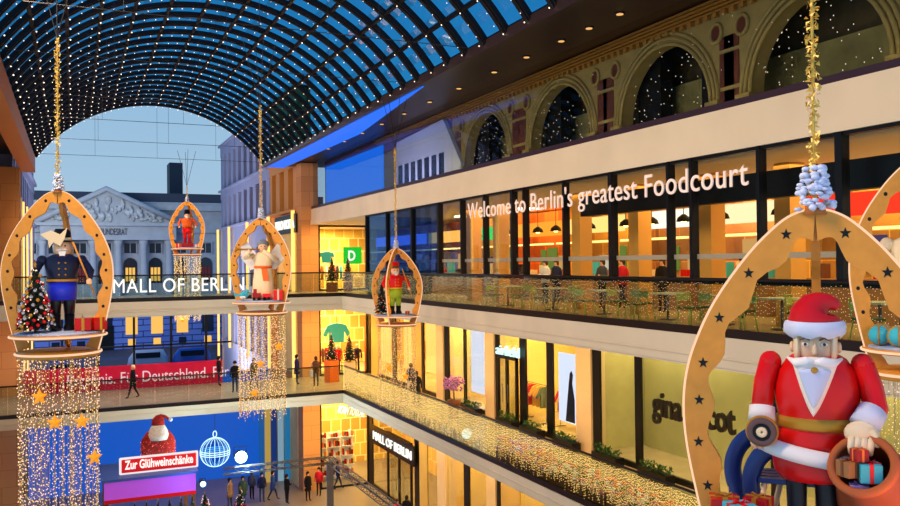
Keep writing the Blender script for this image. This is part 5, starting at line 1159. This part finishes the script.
for y in (9, 16, 23, 29.5, 36, 44, 48):
    area((18.6, y, -2.55), (18.6, y, -6), 2.5, 5, 760 if y > 26 else 260, (255, 214, 132) if y > 26 else (255, 224, 160), 'shop_lamp')
    area((18.8, y, -7.7), (18.8, y, -13), 3, 5, 480, (255, 212, 130), 'ground_shop_lamp')
for y in (10, 18, 26, 34, 41): area((15.1, y, -2.5), (15.1, y, -6.9), .5, 6, 240, (255, 212, 140), 'gallery_lamp'); area((15.1, y, -7.6), (15.1, y, -13), .5, 6, 300, (255, 206, 130), 'gallery_lamp')
for x in (-1, 4, 9): area((x, 46.5, -2.55), (x, 47.5, -7), 3, 1, 260, (235, 215, 235), 'banner_fill')  # lamps added under the upper bridge to brighten the red banner
for z_ in (2.3, -2.5, -7.6):
    area((15.3, 53.4, z_), (15.3, 53.4, z_ - 4), 3, 4, 1500, (255, 222, 150), 'corner_shop_lamp')
    area((13.8, 47, z_ - .1 if z_ < 0 else 2.3), (13.8, 47.3, z_ - 5), 2, 4, 400, (255, 210, 140), 'corner_gallery_lamp')
for y in (6, 14, 22, 30, 38, 46): area((-1.2, y, 6.0), (13.5, y + 2, -1), 1.2, 4, 800, (255, 216, 178), 'eave_fill')  # unseen fill lamps added at the left eave for the atrium
for q in ((12.3, 48.6, 1.0), (12.3, 48.6, -4.5), (12.5, 48.8, -10.5), (11.6, 53.2, -1), (11.4, 56, 0), (-3, 48.2, 2.5), (-4, 47.6, -4.5), (-4, 47, -10)): point(q, 60 if q[0] > 0 else 34, (255, 176, 84), .3)
area((5.2, -1.2, 1.2), (4.9, 4, 0), 1.2, .6, 34, (255, 190, 110), 'santa_fill')  # unseen warm lamp added to light the near Santa
pn = NEAR[1]; point((pn.x - .15, pn.y - 1.2, pn.z - 2.1), 34, (255, 150, 50), .25); area((pn.x - 1.6, pn.y - 1.5, pn.z + .9), (pn.x, pn.y, pn.z - 1), .5, .5, 14, (140, 170, 255), 'blue_spot')
for P_ in (LEFT, TRUM, REDP, DIST, RITE):
    q = P_[1]; f = P_[3]; point((q.x + 1.15 * math.cos(f), q.y + 1.15 * math.sin(f), q.z - 1.9), 16, (255, 200, 150), .2)
area((4, 47, -8.2), (4, 56, -10), 6, .5, 500, (60, 120, 255), 'stage_wash')
area((-10, 120, 8), (-4, 150, 2), 30, 10, 15000, (215, 212, 205), 'street_fill'); area((-5, 135, -13), (-5, 150, -8), 60, 2, 1800, (60, 100, 255), 'blue_base_wash'); area((6, 70, -8), (13, 70, 2), 1, 20, 5000, (215, 212, 225), 'facade_fill')  # unseen lamps added to brighten the old building and the outer facade
sc = bpy.context.scene
sc.view_settings.view_transform = 'Standard'; sc.view_settings.look = 'None'; sc.view_settings.exposure = 0; sc.view_settings.gamma = 1; sc.view_settings.use_curve_mapping = False
sc.cycles.use_denoising = True; sc.cycles.max_bounces = 6; sc.cycles.transparent_max_bounces = 16; sc.cycles.sample_clamp_indirect = 3; sc.cycles.sample_clamp_direct = 0; sc.cycles.caustics_reflective = False; sc.cycles.caustics_refractive = False
